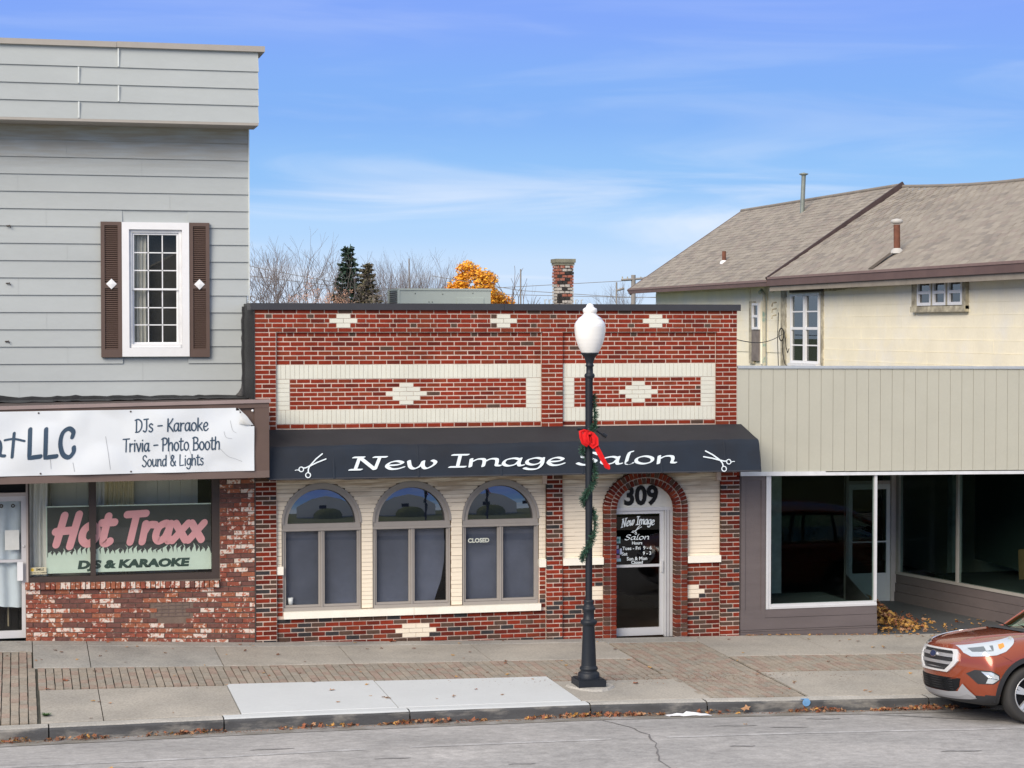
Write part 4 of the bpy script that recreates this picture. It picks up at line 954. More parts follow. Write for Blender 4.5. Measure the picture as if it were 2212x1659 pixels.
# door
M_DF = mat('door_frame_dusty', (.50,.45,.43), .6, var=.06)
d = MB().box(-3.222,-3.175,.06,.24,.11,2.47).box(-4.40,-4.35,.06,.24,.11,2.47).box(-4.35,-3.222,.08,.24,2.165,2.215).box(-4.35,-3.222,.10,.24,2.40,2.47).build('door_frame', M_DF, fs_)
pane('transom_pane', -4.35,-3.222,.15,2.215,2.40,d, M_INK)
dd = MB().box(-3.288,-3.224,.13,.18,.15,2.16).box(-4.348,-4.28,.13,.18,.15,2.16).box(-4.28,-3.288,.13,.18,2.09,2.16).box(-4.28,-3.288,.13,.18,.15,.255).box(-4.28,-3.288,.14,.18,1.225,1.262).build('door', mat('door_pale_alu', (.58,.58,.60), .5, var=.05), fs_)
pane('door_glass', -4.28,-3.288,.16,.255,1.225,dd); pane('door_glass', -4.28,-3.288,.16,1.262,2.09,dd)
MB().box(-3.348,-3.268,.055,.09,.972,1.235).box(-3.33,-3.29,.09,.13,1.0,1.03).box(-3.33,-3.29,.09,.13,1.18,1.21).build('pull_handle', M_WHITE, dd)
MB().lathe((-3.255,.13,1.45), [(0,-.012),(.016,-.012),(.018,0)], 12, axis='Y').build('lock', M_ALU, dd)
curtain('door_curtain', -4.28,-3.29,.26,.60,2.08,dd, mat('sheet_white', (.58,.65,.71), .9, var=.06), folds=5, amp=.022, bend=.012)
for x in (-3.56,-3.40,-3.72,-3.88): MB().lathe((x,.21,2.02), [(.012,0),(.012,-.008),(.028,-.008),(.028,0)], 14, axis='Y').build('curtain_ring', M_BROWND, dd)
box('paper_notice', -3.513,-3.318,.148,.152,1.40,1.68, mat('paper', (.72,.74,.70), .7), dd)
MB().box(-4.3,-3.25,.7,.72,.1,2.3).build('dark_room', M_DARK, fs_)
MB().tube([(-3.475,.5,.27),(-3.475,.5,.60)], .012, 6).build('stand_pole', mat('dull_brass', (.35,.30,.2), .5), fs_)
MB().box(-9,-4.40,.05,.30,-.3,2.5).build('side_wall', M_BROWN, fs_)

# ------------------------------------------------------------------ right: tan panelled shop with a recessed entry
tb = thing('vacant_shop', (11, 1, -.3), 'vacant shop with beige grooved fascia and dark show windows right of the salon', 'building')
M_TAN = mat('tan_panel', (.455,.45,.375), .75, var=.04, vscale=1.5, fine=.02)
M_TANG = mat('tan_groove', (.20,.19,.155), .9)
M_FL = mat('flashing_grey', (.40,.44,.48), .5, var=.08)
def tz(x): return -.0105*(x-7.4)
PL = Pieces(tb, 'fascia_plank', 'fascia_planks', 100)
PX = fr(7.40-.012, 7.40+.1985*80, .1985)
for a, b in zip(PX, PX[1:]):
    xc = (a+b)/2; z0, z1 = 2.325+tz(xc), 3.915+tz(xc)*.6
    PL.add((xc, .03+random.uniform(-.0008,.0008), (z0+z1)/2), (b-a-.006, .04, z1-z0), M_TAN)
PL.done()
slope_box(MB(), 7.44, 23.3, .045, .20, 2.33+.0777, 3.90+.0777*.6, s0=-.0105, s1=-.0063).build('fascia_backing', M_TANG, tb)
slope_box(MB(), 7.40, 23.3, -.012, .25, 3.9165+.0466, 3.954+.0466, s0=-.0063, s1=-.0063).build('coping', M_FL, tb)
slope_box(MB(), 7.45, 8.85, -.014, .06, 2.262+.0777, 2.3245+.0777, s0=-.0105, s1=-.0105).build('drip_edge', mat('white_drip', (.66,.68,.70), .5), tb)
slope_box(MB(), 8.851, 23.3, -.012, .06, 2.262+.0777, 2.310+.0777, s0=-.0105, s1=-.0105).build('drip_edge', mat('white_drip', (.66,.68,.70), .5), tb)
M_PB = mat('painted_brown', (.125,.105,.105), .7, var=.10, vscale=2.5, bump=.15, bscale=60, fine=.05, stretch=(.5,1,2.5))
M_PBL = mat('painted_brown_dust', (.125,.105,.103), .7, var=.12, vscale=3)
box('left_panel', 7.46, 7.875, .04, .14, -.4, 2.262, M_PB, tb)
ft = MB(); frame_box(ft, 7.475, 7.87, .03, 2.255, .065, .025, .0399, .09); ft.build('panel_moulding', M_PB, tb)
for i, (z0, z1, y) in enumerate(((.055,.185,.03),(-.125,.050,.02),(-.45,-.130,.005))):
    box('bulkhead_board', 7.462, 9.738, y, .14, z0, z1, M_PB, tb)
MB().box(7.462,9.738,-.004,.0049,-.15,-.130).build('ledge', M_PBL, tb)
M_ALW = mat('aluminium_white', (.66,.67,.68), .45, metal=.2, var=.04)
sf = MB().box(7.885,7.925,.02,.10,.187,2.262).box(7.93,7.965,.03,.10,.187,2.262).box(7.965,9.735,.02,.10,.187,.222).box(7.965,9.735,.035,.10,.2221,.262).box(9.688,9.732,.02,.10,.262,2.25).build('show_window', M_ALW, tb)
pane('pane', 7.965, 9.688, .06, .262, 2.262, sf, M_GLASSD)
# entry: left glazed side, door at the back, right glazed side running back at a slant
A0, A1 = Vector((12.60,.02,0)), Vector((11.83,3.80,0))
dv = (A1-A0).normalized(); nv = Vector((-dv.y, dv.x, 0)); nv = nv if nv.x < 0 else -nv
def wallbox(mb, t0, t1, off0, off1, z0, z1, mt=None):
    p = []
    for z in (z0, z1):
        for o in (off0, off1):
            for t in (t0, t1): q = A0+dv*t+nv*o; p.append((q.x, q.y, z))
    return mb.poly(p, [(0,2,3,1),(4,5,7,6),(0,1,5,4),(2,6,7,3),(0,4,6,2),(1,3,7,5)], mt)
LN = (A1-A0).length
for z0, z1, o in ((.02,.17,.03),(-.14,.015,.045),(-.5,-.145,.06)):
    wallbox(MB(), -.0, LN, -.08, o, z0, z1).build('bulkhead_board', M_PB, tb)
rw = wallbox(MB(), 0, LN, -.05, .05, .1705, .215); wallbox(rw, LN-.10, LN, -.05, .04, .2151, 2.25); tm = (Vector((12.178,2.109,0))-A0).dot(dv); wallbox(rw, tm-.025, tm+.025, -.04, .04, .2151, 2.25); wallbox(rw, 0, .06, -.04, .04, .2151, 2.25)
rwo = rw.build('show_window', mat('aluminium_dull', (.42,.40,.37), .5, metal=.2, var=.08), tb)
for a, b in ((.06, tm-.025), (tm+.025, LN-.10)): wallbox(MB(), a, b, -.006, .0, .2152, 2.24).build('pane', M_GLASSD, rwo)
for x0, x1 in ((12.60, 15.2), (15.25, 18.0)):
    box('bulkhead_board', x0, x1, .005, .12, -.6, .17, M_PB, tb); f2 = frame_box(MB(), x0, x1, .171, 2.25, .045, .02, .10).build('show_window', M_ALW, tb); pane('pane', x0+.045, x1-.045, .06, .216, 2.2, f2, M_GLASSD)
box('side_wall', 18.0, 23.3, .01, .3, -.9, 2.26, M_PB, tb)
lw = MB(); # left side of the entry, seen edge-on
lw.poly([(9.70,.06,-.4),(10.85,3.80,-.4),(10.85,3.80,.19),(9.70,.06,.19)], [(0,1,2,3)]); lw.build('entry_bulkhead', M_PB, tb)
MB().poly([(9.70,.07,.19),(10.85,3.80,.19),(10.85,3.80,2.25),(9.70,.07,2.25)], [(0,1,2,3)]).build('entry_pane', M_GLASSD, sf)
df = MB().box(10.85,10.90,3.78,3.88,-.33,2.25).box(11.70,11.76,3.76,3.88,-.33,2.25).box(11.765,11.83,3.78,3.88,-.33,2.25).box(10.90,11.70,3.80,3.86,1.775,1.83).build('door_frame', M_DF, tb)
ed = MB().box(11.625,11.698,3.80,3.85,-.31,1.77).box(10.905,10.975,3.80,3.85,-.31,1.77).box(10.975,11.625,3.80,3.85,1.68,1.77).box(10.975,11.625,3.80,3.85,-.31,-.24).box(10.975,11.625,3.815,3.85,-.24,.19).box(10.975,11.625,3.80,3.84,.735,.76).build('door', M_ALW, tb)
pane('door_glass', 10.975, 11.625, 3.82, .19, 1.68, ed, M_GLASSD); pane('transom_pane', 10.90, 11.70, 3.82, 1.83, 2.25, df, M_GLASSD)
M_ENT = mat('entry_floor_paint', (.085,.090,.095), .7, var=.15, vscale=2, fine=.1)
ef = MB(); P_ = [(9.74,-.015),(12.62,-.015),(11.83,3.80),(10.85,3.80)]
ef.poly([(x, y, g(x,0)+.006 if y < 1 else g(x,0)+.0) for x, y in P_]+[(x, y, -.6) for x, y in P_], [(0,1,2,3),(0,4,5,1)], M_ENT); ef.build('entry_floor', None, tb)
box('entry_ceiling', 9.7, 12.7, .1, 3.9, 2.262, 2.30, mat('ceiling_grey', (.30,.30,.28), .9), tb)
# inside
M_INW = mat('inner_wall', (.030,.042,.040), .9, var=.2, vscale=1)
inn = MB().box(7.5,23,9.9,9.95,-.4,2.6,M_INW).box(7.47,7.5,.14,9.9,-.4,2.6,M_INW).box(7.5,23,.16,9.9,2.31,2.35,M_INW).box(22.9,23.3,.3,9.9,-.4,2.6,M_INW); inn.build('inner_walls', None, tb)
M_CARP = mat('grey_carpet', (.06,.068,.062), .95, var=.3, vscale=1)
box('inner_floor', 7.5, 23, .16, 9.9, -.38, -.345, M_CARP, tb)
box('display_floor', 12.75, 14.5, .15, 4.2, .02, .10, M_CARP, tb); box('display_floor', 7.5, 9.72, .15, 2.2, .05, .12, M_CARP, tb)
box('inner_post', 8.98, 9.16, 2.6, 2.8, -.3, 2.3, mat('pale_post', (.40,.42,.38), .8, var=.2), tb)
box('inner_post', 13.3, 13.5, 4.6, 4.8, -.3, 2.3, mat('pale_post', (.40,.42,.38), .8), tb)
for x in (12.9,): MB().poly([(13.6,.9,.3),(13.7,4.5,.3),(13.7,4.5,2.3),(13.6,.9,2.3)], [(0,1,2,3)]).build('inner_partition', mat('green_grey_wall', (.045,.065,.058), .8, var=.1), tb)
MB().obox((12.86,1.10,.62),(.03,.62,.50),Matrix.Rotation(R(-14),3,'Z') @ Matrix.Rotation(R(-8),3,'X')).build('particle_board', mat('particle_board', (.26,.15,.065), .85, var=.25, vscale=12, fine=.2), None, label='tan particle board leaning inside the right show window', cat='board')
MB().lathe((8.75,2.2,1.22), [(0,-.02),(.035,-.015),(.04,0)], 12, axis='Y').build('wall_dial', M_WHITE, tb)
box('roof', 7.46, 23, .26, 10, 3.55, 3.62, mat('roof_membrane', (.10,.10,.105), .9), tb)
box('party_wall', 7.45, 7.5, .26, 10, 2.3, 3.6, M_TANG, tb)
# ------------------------------------------------------------------ cream house behind
hs = thing('cream_house', (17.3, 14, -.9), 'cream shingled two-storey house with brown gabled roof behind the vacant shop', 'house')
M_HW = mat('house_cream', (.90,.84,.65), .85, var=.07, vscale=1.2, fine=.03, col2=(.84,.82,.75), c2scale=.8, c2lo=.45, c2hi=.75)
M_HWD = mat('house_weathered', (.30,.27,.20), .9, var=.3, vscale=6, fine=.2, col2=(.50,.46,.34), c2scale=5, c2lo=.4, c2hi=.6)
M_HBR = mat('house_trim_brown', (.135,.085,.075), .7, var=.15, vscale=2); M_HBD = mat('house_trim_dark', (.055,.035,.035), .7, var=.3, vscale=5)
SH = [mat('shingle_%s' % n_, c, .9, var=.15, vscale=3, fine=.15) for n_, c in (('taupe',(.275,.243,.200)),('tan',(.305,.270,.222)),('grey',(.23,.203,.172)),('rose',(.268,.228,.192)))]
box('wall', 14.34, 20.6, 2.2, 15.4, -.9, 5.52, M_HW, hs); box('wall', 14.50, 20.6, 15.4, 25.7, -.9, 5.58, M_HW, hs)
MB().box(14.30,14.50,15.30,15.62,-.9,5.53).build('corner_board', M_HWD, hs)
WS = Pieces(hs, 'wall_shingle', 'wall_shingles', 280); random.seed(31)
openings = [(13.10,14.92,3.60,5.45),(6.02,8.38,4.86,5.55)]
for r in range(9):
    z1 = 5.512-.243*r; z0 = z1-.243
    y = 2.2-(.4 if r % 2 else 0)
    while y < 15.28:
        a, b = max(y, 2.2), min(y+.8, 15.28); sp = [(a,b)]
        for oa, ob, oz0, oz1 in openings:
            if z0 < oz1-.03 and z1 > oz0+.03: sp = [s for u, v in sp for s in ((u, min(v,oa)), (max(u,ob), v)) if s[1]-s[0] > .03]
        for u, v in sp:
            WS.add((14.325+random.uniform(-.002,.002), (u+v)/2, (z0+z1)/2), (.02, v-u-.004, .243-.004), M_HW, Matrix.Rotation(-.05,3,'Y'), prio=1)
        y += .8
for r in range(6):
    z1 = 5.50-.26*r
    for a, b in ((15.65,16.9),(16.9,17.25),(18.15,19.4),(19.4,21.0),(21.0,23),(23,25.68)): WS.add((14.485, (a+b)/2, z1-.13), (.02, b-a-.006, .256), M_HW, Matrix.Rotation(-.04,3,'Y'), prio=.5)
WS.done()
MB().box(14.27,14.33,13.0,15.0,5.36,5.50).build('head_board', M_HBD, hs)
random.seed(8); 
hm = MB(); ys = fr(8.4,13.1,.25); vs = []
for y in ys: vs += [(14.30, y, 5.52), (14.29, y, 5.36+.02*(13.1-y)/4.7+random.uniform(-.02,.015)+.10*(13.1-y)/4.7)]
hm.poly(vs, [(2*i,2*i+1,2*i+3,2*i+2) for i in range(len(ys)-1)]).build('frieze', M_HWD, hs)
# the sagging, weathered strip under the eave
MB().box(13.98,14.33,8.6,15.35,5.515,5.53).build('soffit', M_HBD, hs); MB().box(13.98,14.33,2.0,8.6,5.515,5.53).build('soffit', M_HBD, hs)
m_ = 8/12.0; EX, EZ, RX, RZ = 13.9, 5.66, 17.31, 7.935
ang = math.atan(m_)
def roof_slab(name, y0, y1, dz=0.0, rd=0.0):
    mb = MB(); p = []
    for k in (0, -.12):
        p += [(EX,y0,EZ+dz+k),(RX,y0,RZ+dz+rd+k),(RX+3.4,y0,EZ+dz+k),(EX,y1,EZ+dz+k),(RX,y1,RZ+dz+k),(RX+3.4,y1,EZ+dz+k)]
    return mb.poly(p, [(0,1,4,3),(1,2,5,4),(6,7,10,9),(7,8,11,10),(0,3,9,6),(2,5,11,8),(0,1,7,6),(1,2,8,7),(3,4,10,9),(4,5,11,10)]).build(name, SH[0], hs)
rf_ = roof_slab('roof', 2.0, 15.32, -.14, -.42); rb_ = roof_slab('roof', 15.321, 26.3)
TS = Pieces(hs, 'roof_shingle', 'roof_shingles', 290); random.seed(17)
def tabs(y0, y1, dz, sagf):
    L_ = math.hypot(RX-EX, RZ-EZ); e = .143; n = int(L_/e)
    for r in range(n):
        s = (r+.5)/n; y = y0-(.15 if r % 2 else 0)+random.uniform(-.04,.04)
        while y < y1:
            a, b = max(y,y0), min(y+.305,y1)
            if b-a > .04:
                yc = (a+b)/2; x = EX+(RX-EX)*s; z = EZ+dz+(RZ-EZ)*s + sagf(yc)*s
                TS.add((x-.006, yc, z+.010), (L_/n*1.05, b-a-.012, .012+random.choice([0,.004,.008])), pick([(5,SH[0]),(4,SH[1]),(2,SH[2]),(2,SH[3])]), Matrix.Rotation(-ang+.035,3,'Y') , prio=-yc-2*abs(x-14.5) if yc > 3.2 else -99)
            y += .305
tabs(2.0, 15.30, .06, lambda y: -.10-.40*(15.32-y)/13.3 + (-.10*math.sin(math.pi*(15.3-y)/9) if y > 6 else 0)); tabs(15.36, 26.28, 0, lambda y: 0)
TS.done()
for y0, y1, dz in ((2.0,15.36,.06),(15.37,26.32,0)):
    box('fascia', EX-.05, EX-.001, y0, y1, 5.522, EZ+dz+.004, M_HBR, hs); box('gutter_edge', EX-.065, EX-.051, y0, y1, EZ+dz-.04, EZ+dz+.012, mat('house_trim_light', (.22,.15,.135), .7), hs)
rk = MB(); rk.obox(((EX+RX)/2,15.355,(EZ+RZ)/2+.0),(math.hypot(RX-EX,RZ-EZ)+.08,.07,.20),Matrix.Rotation(-ang,3,'Y')); rk.build('rake_board', M_HBD, hs)
rk = MB(); rk.obox(((EX+RX)/2,26.33,(EZ+RZ)/2-.08),(math.hypot(RX-EX,RZ-EZ)+.08,.07,.18),Matrix.Rotation(-ang,3,'Y')); rk.build('rake_board', M_HBR, hs)
rc = MB(); rc.tube([(RX,26.3,RZ+.03),(RX,15.4,RZ+.03)],.05,6).build('ridge_cap', SH[2], hs); MB().tube([(RX,y,RZ-.015-.40*(15.32-y)/13.3-.10*(math.sin(math.pi*(15.3-y)/9) if y>6.3 else 0)) for y in fr(2.0,15.32,.9)],.05,6).build('ridge_cap', SH[2], hs)
MB().poly([(14.36,2.25,5.45),(20.3,2.25,5.45),(17.31,2.25,7.34)]+[(14.36,2.45,5.45),(20.3,2.45,5.45),(17.31,2.45,7.34)], [(0,1,2),(3,4,5),(0,1,4,3),(1,2,5,4),(2,0,3,5)]).build('gable_wall', M_HW, hs)
box('gable_wall', 14.5, 20.6, 25.70, 25.74, 5.3, 5.6, M_HW, hs)
# vents: their feet lie on the roof
def roofz(x, dz=0): return EZ+dz+(x-EX)*m_
M_GALV = mat('galvanised', (.23,.26,.235), .5, metal=.3, var=.15); M_RUST = mat('rusty_pipe', (.16,.060,.035), .8, var=.3, vscale=9)
def on_roof(px, py, pz): return (px, py, pz)
vx, vy = 16.75, 20.3
vp = MB().tube([(vx,vy,roofz(vx)-.05),(vx+.03,vy-.03,roofz(vx)+.98)], .058, 10).build('vent_pipe', M_GALV, hs); MB().lathe((vx+.03,vy-.03,roofz(vx)+.98), [(.06,0),(.12,.03),(.12,.05),(.0,.08)], 12).build('pipe_cap', M_GALV, vp)
vx, vy = 14.55, 9.72
vp = MB().tube([(vx,vy,roofz(vx,.06)-.05),(vx-.01,vy,roofz(vx,.06)+.54)], .068, 10).build('vent_pipe', M_RUST, hs); MB().lathe((vx-.01,vy,roofz(vx,.06)+.56), [(.07,0),(.12,.02),(.13,.06),(.10,.09),(.0,.11)], 14).build('pipe_cap', mat('cap_pale', (.50,.49,.46), .8), vp); MB().lathe((vx,vy,roofz(vx,.06)-.06), [(.14,0),(.12,.07),(.07,.11)], 12).build('flashing', mat('cap_pale', (.50,.49,.46), .8), vp)
stn = MB(); stn.poly([(14.50,9.85,roofz(14.5,.06)+.034),(14.52,9.68,roofz(14.52,.06)+.034),(13.92,9.55,roofz(13.92,.06)+.034),(13.92,9.80,roofz(13.92,.06)+.034)], [(0,1,2,3)]).build('rust_stain', mat('rust_stain', (.10,.078,.055), .9, var=.3, vscale=5, fine=.2), hs)
vx, vy = 14.80, 20.9
vp = MB().tube([(vx,vy,roofz(vx)-.05),(vx,vy,roofz(vx)+.30)], .055, 8).build('vent_pipe', M_RUST, hs); MB().lathe((vx,vy,roofz(vx)-.04), [(.12,0),(.10,.07),(.06,.10)], 10).build('flashing', M_WHITE, vp)
# windows on the side wall (facing -X)
def hwin(y0, y1, z0, z1, x=14.30, cols=1, parent=hs, casing=True):
    mb = MB(); t = .06
    def fb(ya, yb, za, zb, t, xa, xb): mb.box(xa,xb,ya,yb,zb-t,zb).box(xa,xb,ya,yb,za,za+t).box(xa,xb,ya,ya+t,za+t,zb-t).box(xa,xb,yb-t,yb,za+t,zb-t)
    fb(y0, y1, z0, z1, t, x-.03, x+.02); zm = (z0+z1)/2; mb.box(x-.025,x+.0,y0+t,y1-t,zm-.03,zm+.03)
    return mb.build('window', M_WHITE, parent)
def hpane(w, y0, y1, z0, z1, x, bars=False):
    t = .06; zm = (z0+z1)/2
    MB().box(x+.012,x+.018,y0+t,y1-t,z0+t,z1-t).build('pane', glass('house_glass', (.45,.50,.50), base=.10), w)
    if bars:
        for a, b in ((z0+t, zm-.03), (zm+.03, z1-t)): MB().box(x+.000,x+.011,y0+t,y1-t,(a+b)/2-.015,(a+b)/2+.015).build('glazing_bar', M_WHITE, w)
    MB().poly([(x+.06,y0+.03,z0+.03),(x+.06,y1-.03,z0+.03),(x+.06,y1-.03,z1-.03),(x+.06,y0+.03,z1-.03)], [(0,1,2,3)]).build('blind', mat('house_blind', (.20,.225,.21), .8, var=.25, vscale=4), w)
for y0, y1 in ((14.03,14.87),(13.17,14.00)):
    w = hwin(y0, y1, 3.72, 5.33, 14.27); hpane(w, y0, y1, 3.72, 5.33, 14.27, True); MB().box(14.18,14.30,y0,y1,3.66,3.715).build('sill', M_WHITE, w)
box('window_casing', 14.29, 14.34, 13.04, 13.15, 3.6, 5.38, M_HWD, hs)
for y0, y1 in ((7.50,8.12),(6.85,7.42),(6.16,6.76)):
    w = hwin(y0, y1, 4.98, 5.50, 14.27); hpane(w, y0, y1, 4.98, 5.50, 14.27); 
cs = MB().box(14.24,14.345,8.14,8.36,4.86,5.52).box(14.24,14.345,6.0,6.14,4.90,5.52).box(14.24,14.345,7.43,7.49,4.98,5.52).box(14.24,14.345,6.77,6.84,4.98,5.52).box(14.22,14.345,6.0,8.38,4.85,4.965).build('window_casing', M_HWD, hs)
w = hwin(17.33, 17.78, 4.50, 5.15, 14.42); hpane(w, 17.33, 17.78, 4.50, 5.15, 14.42); box('boarded_sash', 14.42, 14.50, 17.36, 17.86, 3.72, 4.49, mat('grey_board', (.19,.165,.15), .9, var=.3, vscale=4), hs)
box('window_casing', 14.44, 14.52, 17.79, 18.10, 3.65, 5.20, M_HWD, hs); box('window_casing', 14.44, 14.52, 17.25, 17.33, 3.65, 5.20, M_HW, hs)
cd_ = MB().tube([(14.40,16.95,3.4),(14.40,16.95,5.35),(14.33,16.95,5.45),(14.36,17.15,5.40)], .045, 8).build('conduit', mat('conduit_cream', (.50,.48,.38), .7, var=.15, col2=(.22,.33,.28), c2scale=4, c2lo=.5, c2hi=.6), hs)
lt = MB().lathe((14.22,16.0,5.38), [(0,0),(.07,.02),(.08,.08),(0,.12)], 10).build('wall_lamp', mat('lamp_glass', (.5,.5,.46), .4), hs)
for z in (5.15,5.0,4.85): MB().tube([(14.40,16.15,z),(14.28,16.10,z-.02),(14.27,16.12,z-.10)], .018, 6).build('insulator_hook', M_HWD, hs)
MB().tube([(14.24+.0*math.cos(a), 15.42+.15*math.cos(a), 4.38+.15*math.sin(a)) for a in [k*.42 for k in range(16)]], .014, 5).build('cable_coil', M_INK, hs)
for pts in ([(14.24,15.30,4.3),(14.24,15.35,4.0),(14.25,15.22,3.7),(14.25,15.0,3.62)], [(14.24,15.2,4.45),(14.24,15.12,4.1),(14.24,15.02,3.95),(14.25,14.95,4.05)], [(14.24,15.6,4.9),(14.24,15.66,4.3),(14.25,15.62,3.6)]): MB().tube(spline_(pts) if False else pts, .010, 4).build('loose_cable', M_INK, hs)
cb = MB().tube([(7.45+k*(14.26-7.45)/12, .35+k*(15.4-.35)/12, 4.37-.12*math.sin(math.pi*k/12)+.01*k/12) for k in range(13)], .008, 4).build('service_cable', M_INK, None, label='thin dark cable strung from the salon corner to the cream house', cat='cable')

# ------------------------------------------------------------------ on the salon roof
hv = thing('rooftop_unit', (4.1, 6.6, 4.55), 'pale green sheet metal air conditioning unit on the salon roof', 'air conditioner')
M_HV = mat('unit_green', (.42,.475,.43), .6, var=.05, vscale=2)
box('cabinet', 3.27, 4.93, 6.0, 7.0, 4.56, 5.205, M_HV, hv); box('lid', 3.25, 4.95, 5.985, 7.02, 5.206, 5.24, M_HV, hv)
box('access_panel', 4.31, 4.80, 5.985, 5.999, 4.6, 5.07, M_HV, hv); box('skirt', 3.26,4.94,5.99,7.01,4.552,4.60,M_HV,hv)
for k in range(16): MB().obox((3.262,6.5,4.64+.035*k),(.03,.86,.006),Matrix.Rotation(R(40),3,'Y')).build('louvre', mat('louvre_grey', (.20,.20,.19), .6), hv)
frl = MB().box(3.235,3.27,5.985,6.07,4.56,5.206).box(3.235,3.27,6.93,7.015,4.56,5.206).build('corner_post', M_HV, hv)
for x, z in ((3.55,5.15),(3.8,5.0),(3.86,5.0),(4.05,5.14),(4.6,5.16)): MB().lathe((x,5.999,z), [(0,-.006),(.012,-.006),(.013,0)], 6, axis='Y').build('screw', M_GALV, hv)
ch = thing('brick_chimney', (7.15, 9.2, 4.5), 'weathered brick chimney, red above and whitewashed below, behind the salon parapet', 'chimney')
CB = Pieces(ch, 'brick', 'brickwork', 240); random.seed(41)
CHM = [mat('chimney_red', (.33,.115,.075), .9, var=.3, vscale=15, fine=.2, col2=(.45,.38,.33), c2scale=9, c2lo=.55, c2hi=.66), mat('chimney_black', (.035,.032,.03), .95, var=.3), mat('chimney_white', (.50,.47,.42), .9, var=.2, vscale=12, fine=.15, col2=(.10,.085,.075), c2scale=9, c2lo=.54, c2hi=.64)]
box('core', 7.00, 7.305, 9.02, 9.30, 4.5, 5.80, mat('chimney_joint', (.27,.23,.20), .95, var=.4, vscale=14), ch)
for r in range(20):
    z = 4.53+.062*r+.03; x = 6.98-(.05 if r % 2 else 0)
    while x < 7.32:
        a, b = max(x,6.985), min(x+.105,7.325)
        up_ = z > 5.36+random.uniform(-.08,.08)
        if b-a > .025: CB.add(((a+b)/2,9.02+random.uniform(-.015,.012),z),(b-a-.012+random.uniform(-.012,.006),.07,.050+random.uniform(-.01,.004)), pick([(60,CHM[0]),(24,CHM[1]),(12,CHM[2])] if up_ else [(8,CHM[0]),(20,CHM[1]),(60,CHM[2])]), Matrix.Rotation(random.uniform(-.05,.05),3,'Y'))
        x += .105
    CB.add((6.995+random.uniform(-.01,.008),9.17,z),(.05,.28,.048),CHM[0] if r > 13 else CHM[2], prio=-1)
CB.done()
M_CHC = mat('chimney_cap', (.22,.215,.16), .95, var=.3, vscale=9, fine=.2)
cpm = MB().box(6.97,7.335,8.98,9.36,5.77,5.82).box(6.955,7.355,8.96,9.38,5.8201,5.895).build('cap', M_CHC, ch)

# ------------------------------------------------------------------ street lamp
lx, ly = 3.905, -3.86
lamp = thing('street_lamp', (lx, ly, g(lx,ly)), 'black fluted street lamp with white acorn globe, in front of the salon door', 'street lamp')
M_LB = mat('lamp_black', (.012,.016,.023), .5, spec=.35, var=.15, vscale=6, bump=.15, bscale=150)
g0 = g(lx, ly); 
pm = MB(); vs = []; 
random.seed(6); n = 18
for rr, z in ((.30,.012),(.27,.035),(.0,.05)):
    for k in range(n): t = 2*math.pi*k/n; q = rr*(1+.10*math.sin(3*t)+random.uniform(-.04,.04)); vs.append((lx+.03+q*math.cos(t)*1.08, ly-.02+q*math.sin(t), g(lx+q*math.cos(t), ly+q*math.sin(t))+z-.01*(rr==.30)-.012))
pm.poly(vs, [(j*n+k, j*n+(k+1)%n, (j+1)*n+(k+1)%n, (j+1)*n+k) for j in range(2) for k in range(n)], M_KERB, smooth=False); pm.build('mortar_pad', None, lamp)
bz_ = -.135
box('base_plate', lx-.185, lx+.185, ly-.185, ly+.185, bz_, -.048, M_LB, lamp)
lw_ = MB(); lw_.box(lx-.165,lx+.165,ly-.165,ly+.165,-.0479,-.035)
lw_.lathe((lx,ly,0), [(.145,-.036),(.142,.02),(.132,.032),(.110,.045),(.106,.060),(.118,.072),(.121,.090),(.112,.106),(.100,.115),(.099,.130),(.078,.640),(.082,.652),(.100,.664),(.110,.690),(.108,.712),(.088,.722),(.072,.738),(.070,.835),(.074,.842),(.086,.858),(.088,.878),(.078,.890),(.066,.905),(.062,.945),(.066,.955),(.067,.975),(.055,.985),(.046,.990)], 32, None)
lw_.build('base', M_LB, lamp)
MB().lathe((lx,ly,0), [(.045,.985),(.0455,1.2),(.050,3.86),(.050,3.888)], 32, flute=(0,3)).build('shaft', M_LB, lamp)
MB().lathe((lx+.008,ly,0), [(.051,3.880),(.066,3.900),(.068,3.922),(.060,3.940),(.046,3.950),(.044,4.030),(.055,4.040),(.056,4.056),(.046,4.066),(.050,4.09),(.070,4.150),(.098,4.185),(.118,4.200),(.119,4.214),(.10,4.218)], 32).build('globe_holder', M_LB, lamp)
mg = bpy.data.materials.new('acorn_globe'); mg.use_nodes = True; b_ = mg.node_tree.nodes['Principled BSDF']; b_.inputs['Base Color'].default_value = (.82,.82,.80,1); b_.inputs['Roughness'].default_value = .22; b_.inputs['Subsurface Weight'].default_value = .0; b_.inputs['Coat Weight'].default_value = .3
gp = [(.104,4.208),(.112,4.216),(.128,4.245),(.150,4.290),(.170,4.340),(.188,4.400),(.198,4.460),(.203,4.520),(.204,4.560),(.198,4.592),(.182,4.620),(.160,4.645),(.154,4.652),(.155,4.662),(.145,4.668),(.112,4.690),(.088,4.712),(.082,4.730),(.088,4.738),(.093,4.752),(.094,4.775),(.086,4.790),(.066,4.800),(.052,4.812),(.048,4.828),(.036,4.846),(.015,4.857),(.0,4.858)]
def ribbed(p):
    o = []
    for (r0,z0),(r1,z1) in zip(p, p[1:]):
        n = max(1, round(math.hypot(r1-r0,z1-z0)/.010))
        for i in range(n): t = i/n; o.append((r0+(r1-r0)*t+(.0011 if len(o) % 2 else 0)*(r0 > .11), z0+(z1-z0)*t))
    return o+[p[-1]]
MB().lathe((lx+.012,ly,0), ribbed(gp), 40).build('globe', mg, lamp)
bk = MB(); zb_ = 3.215
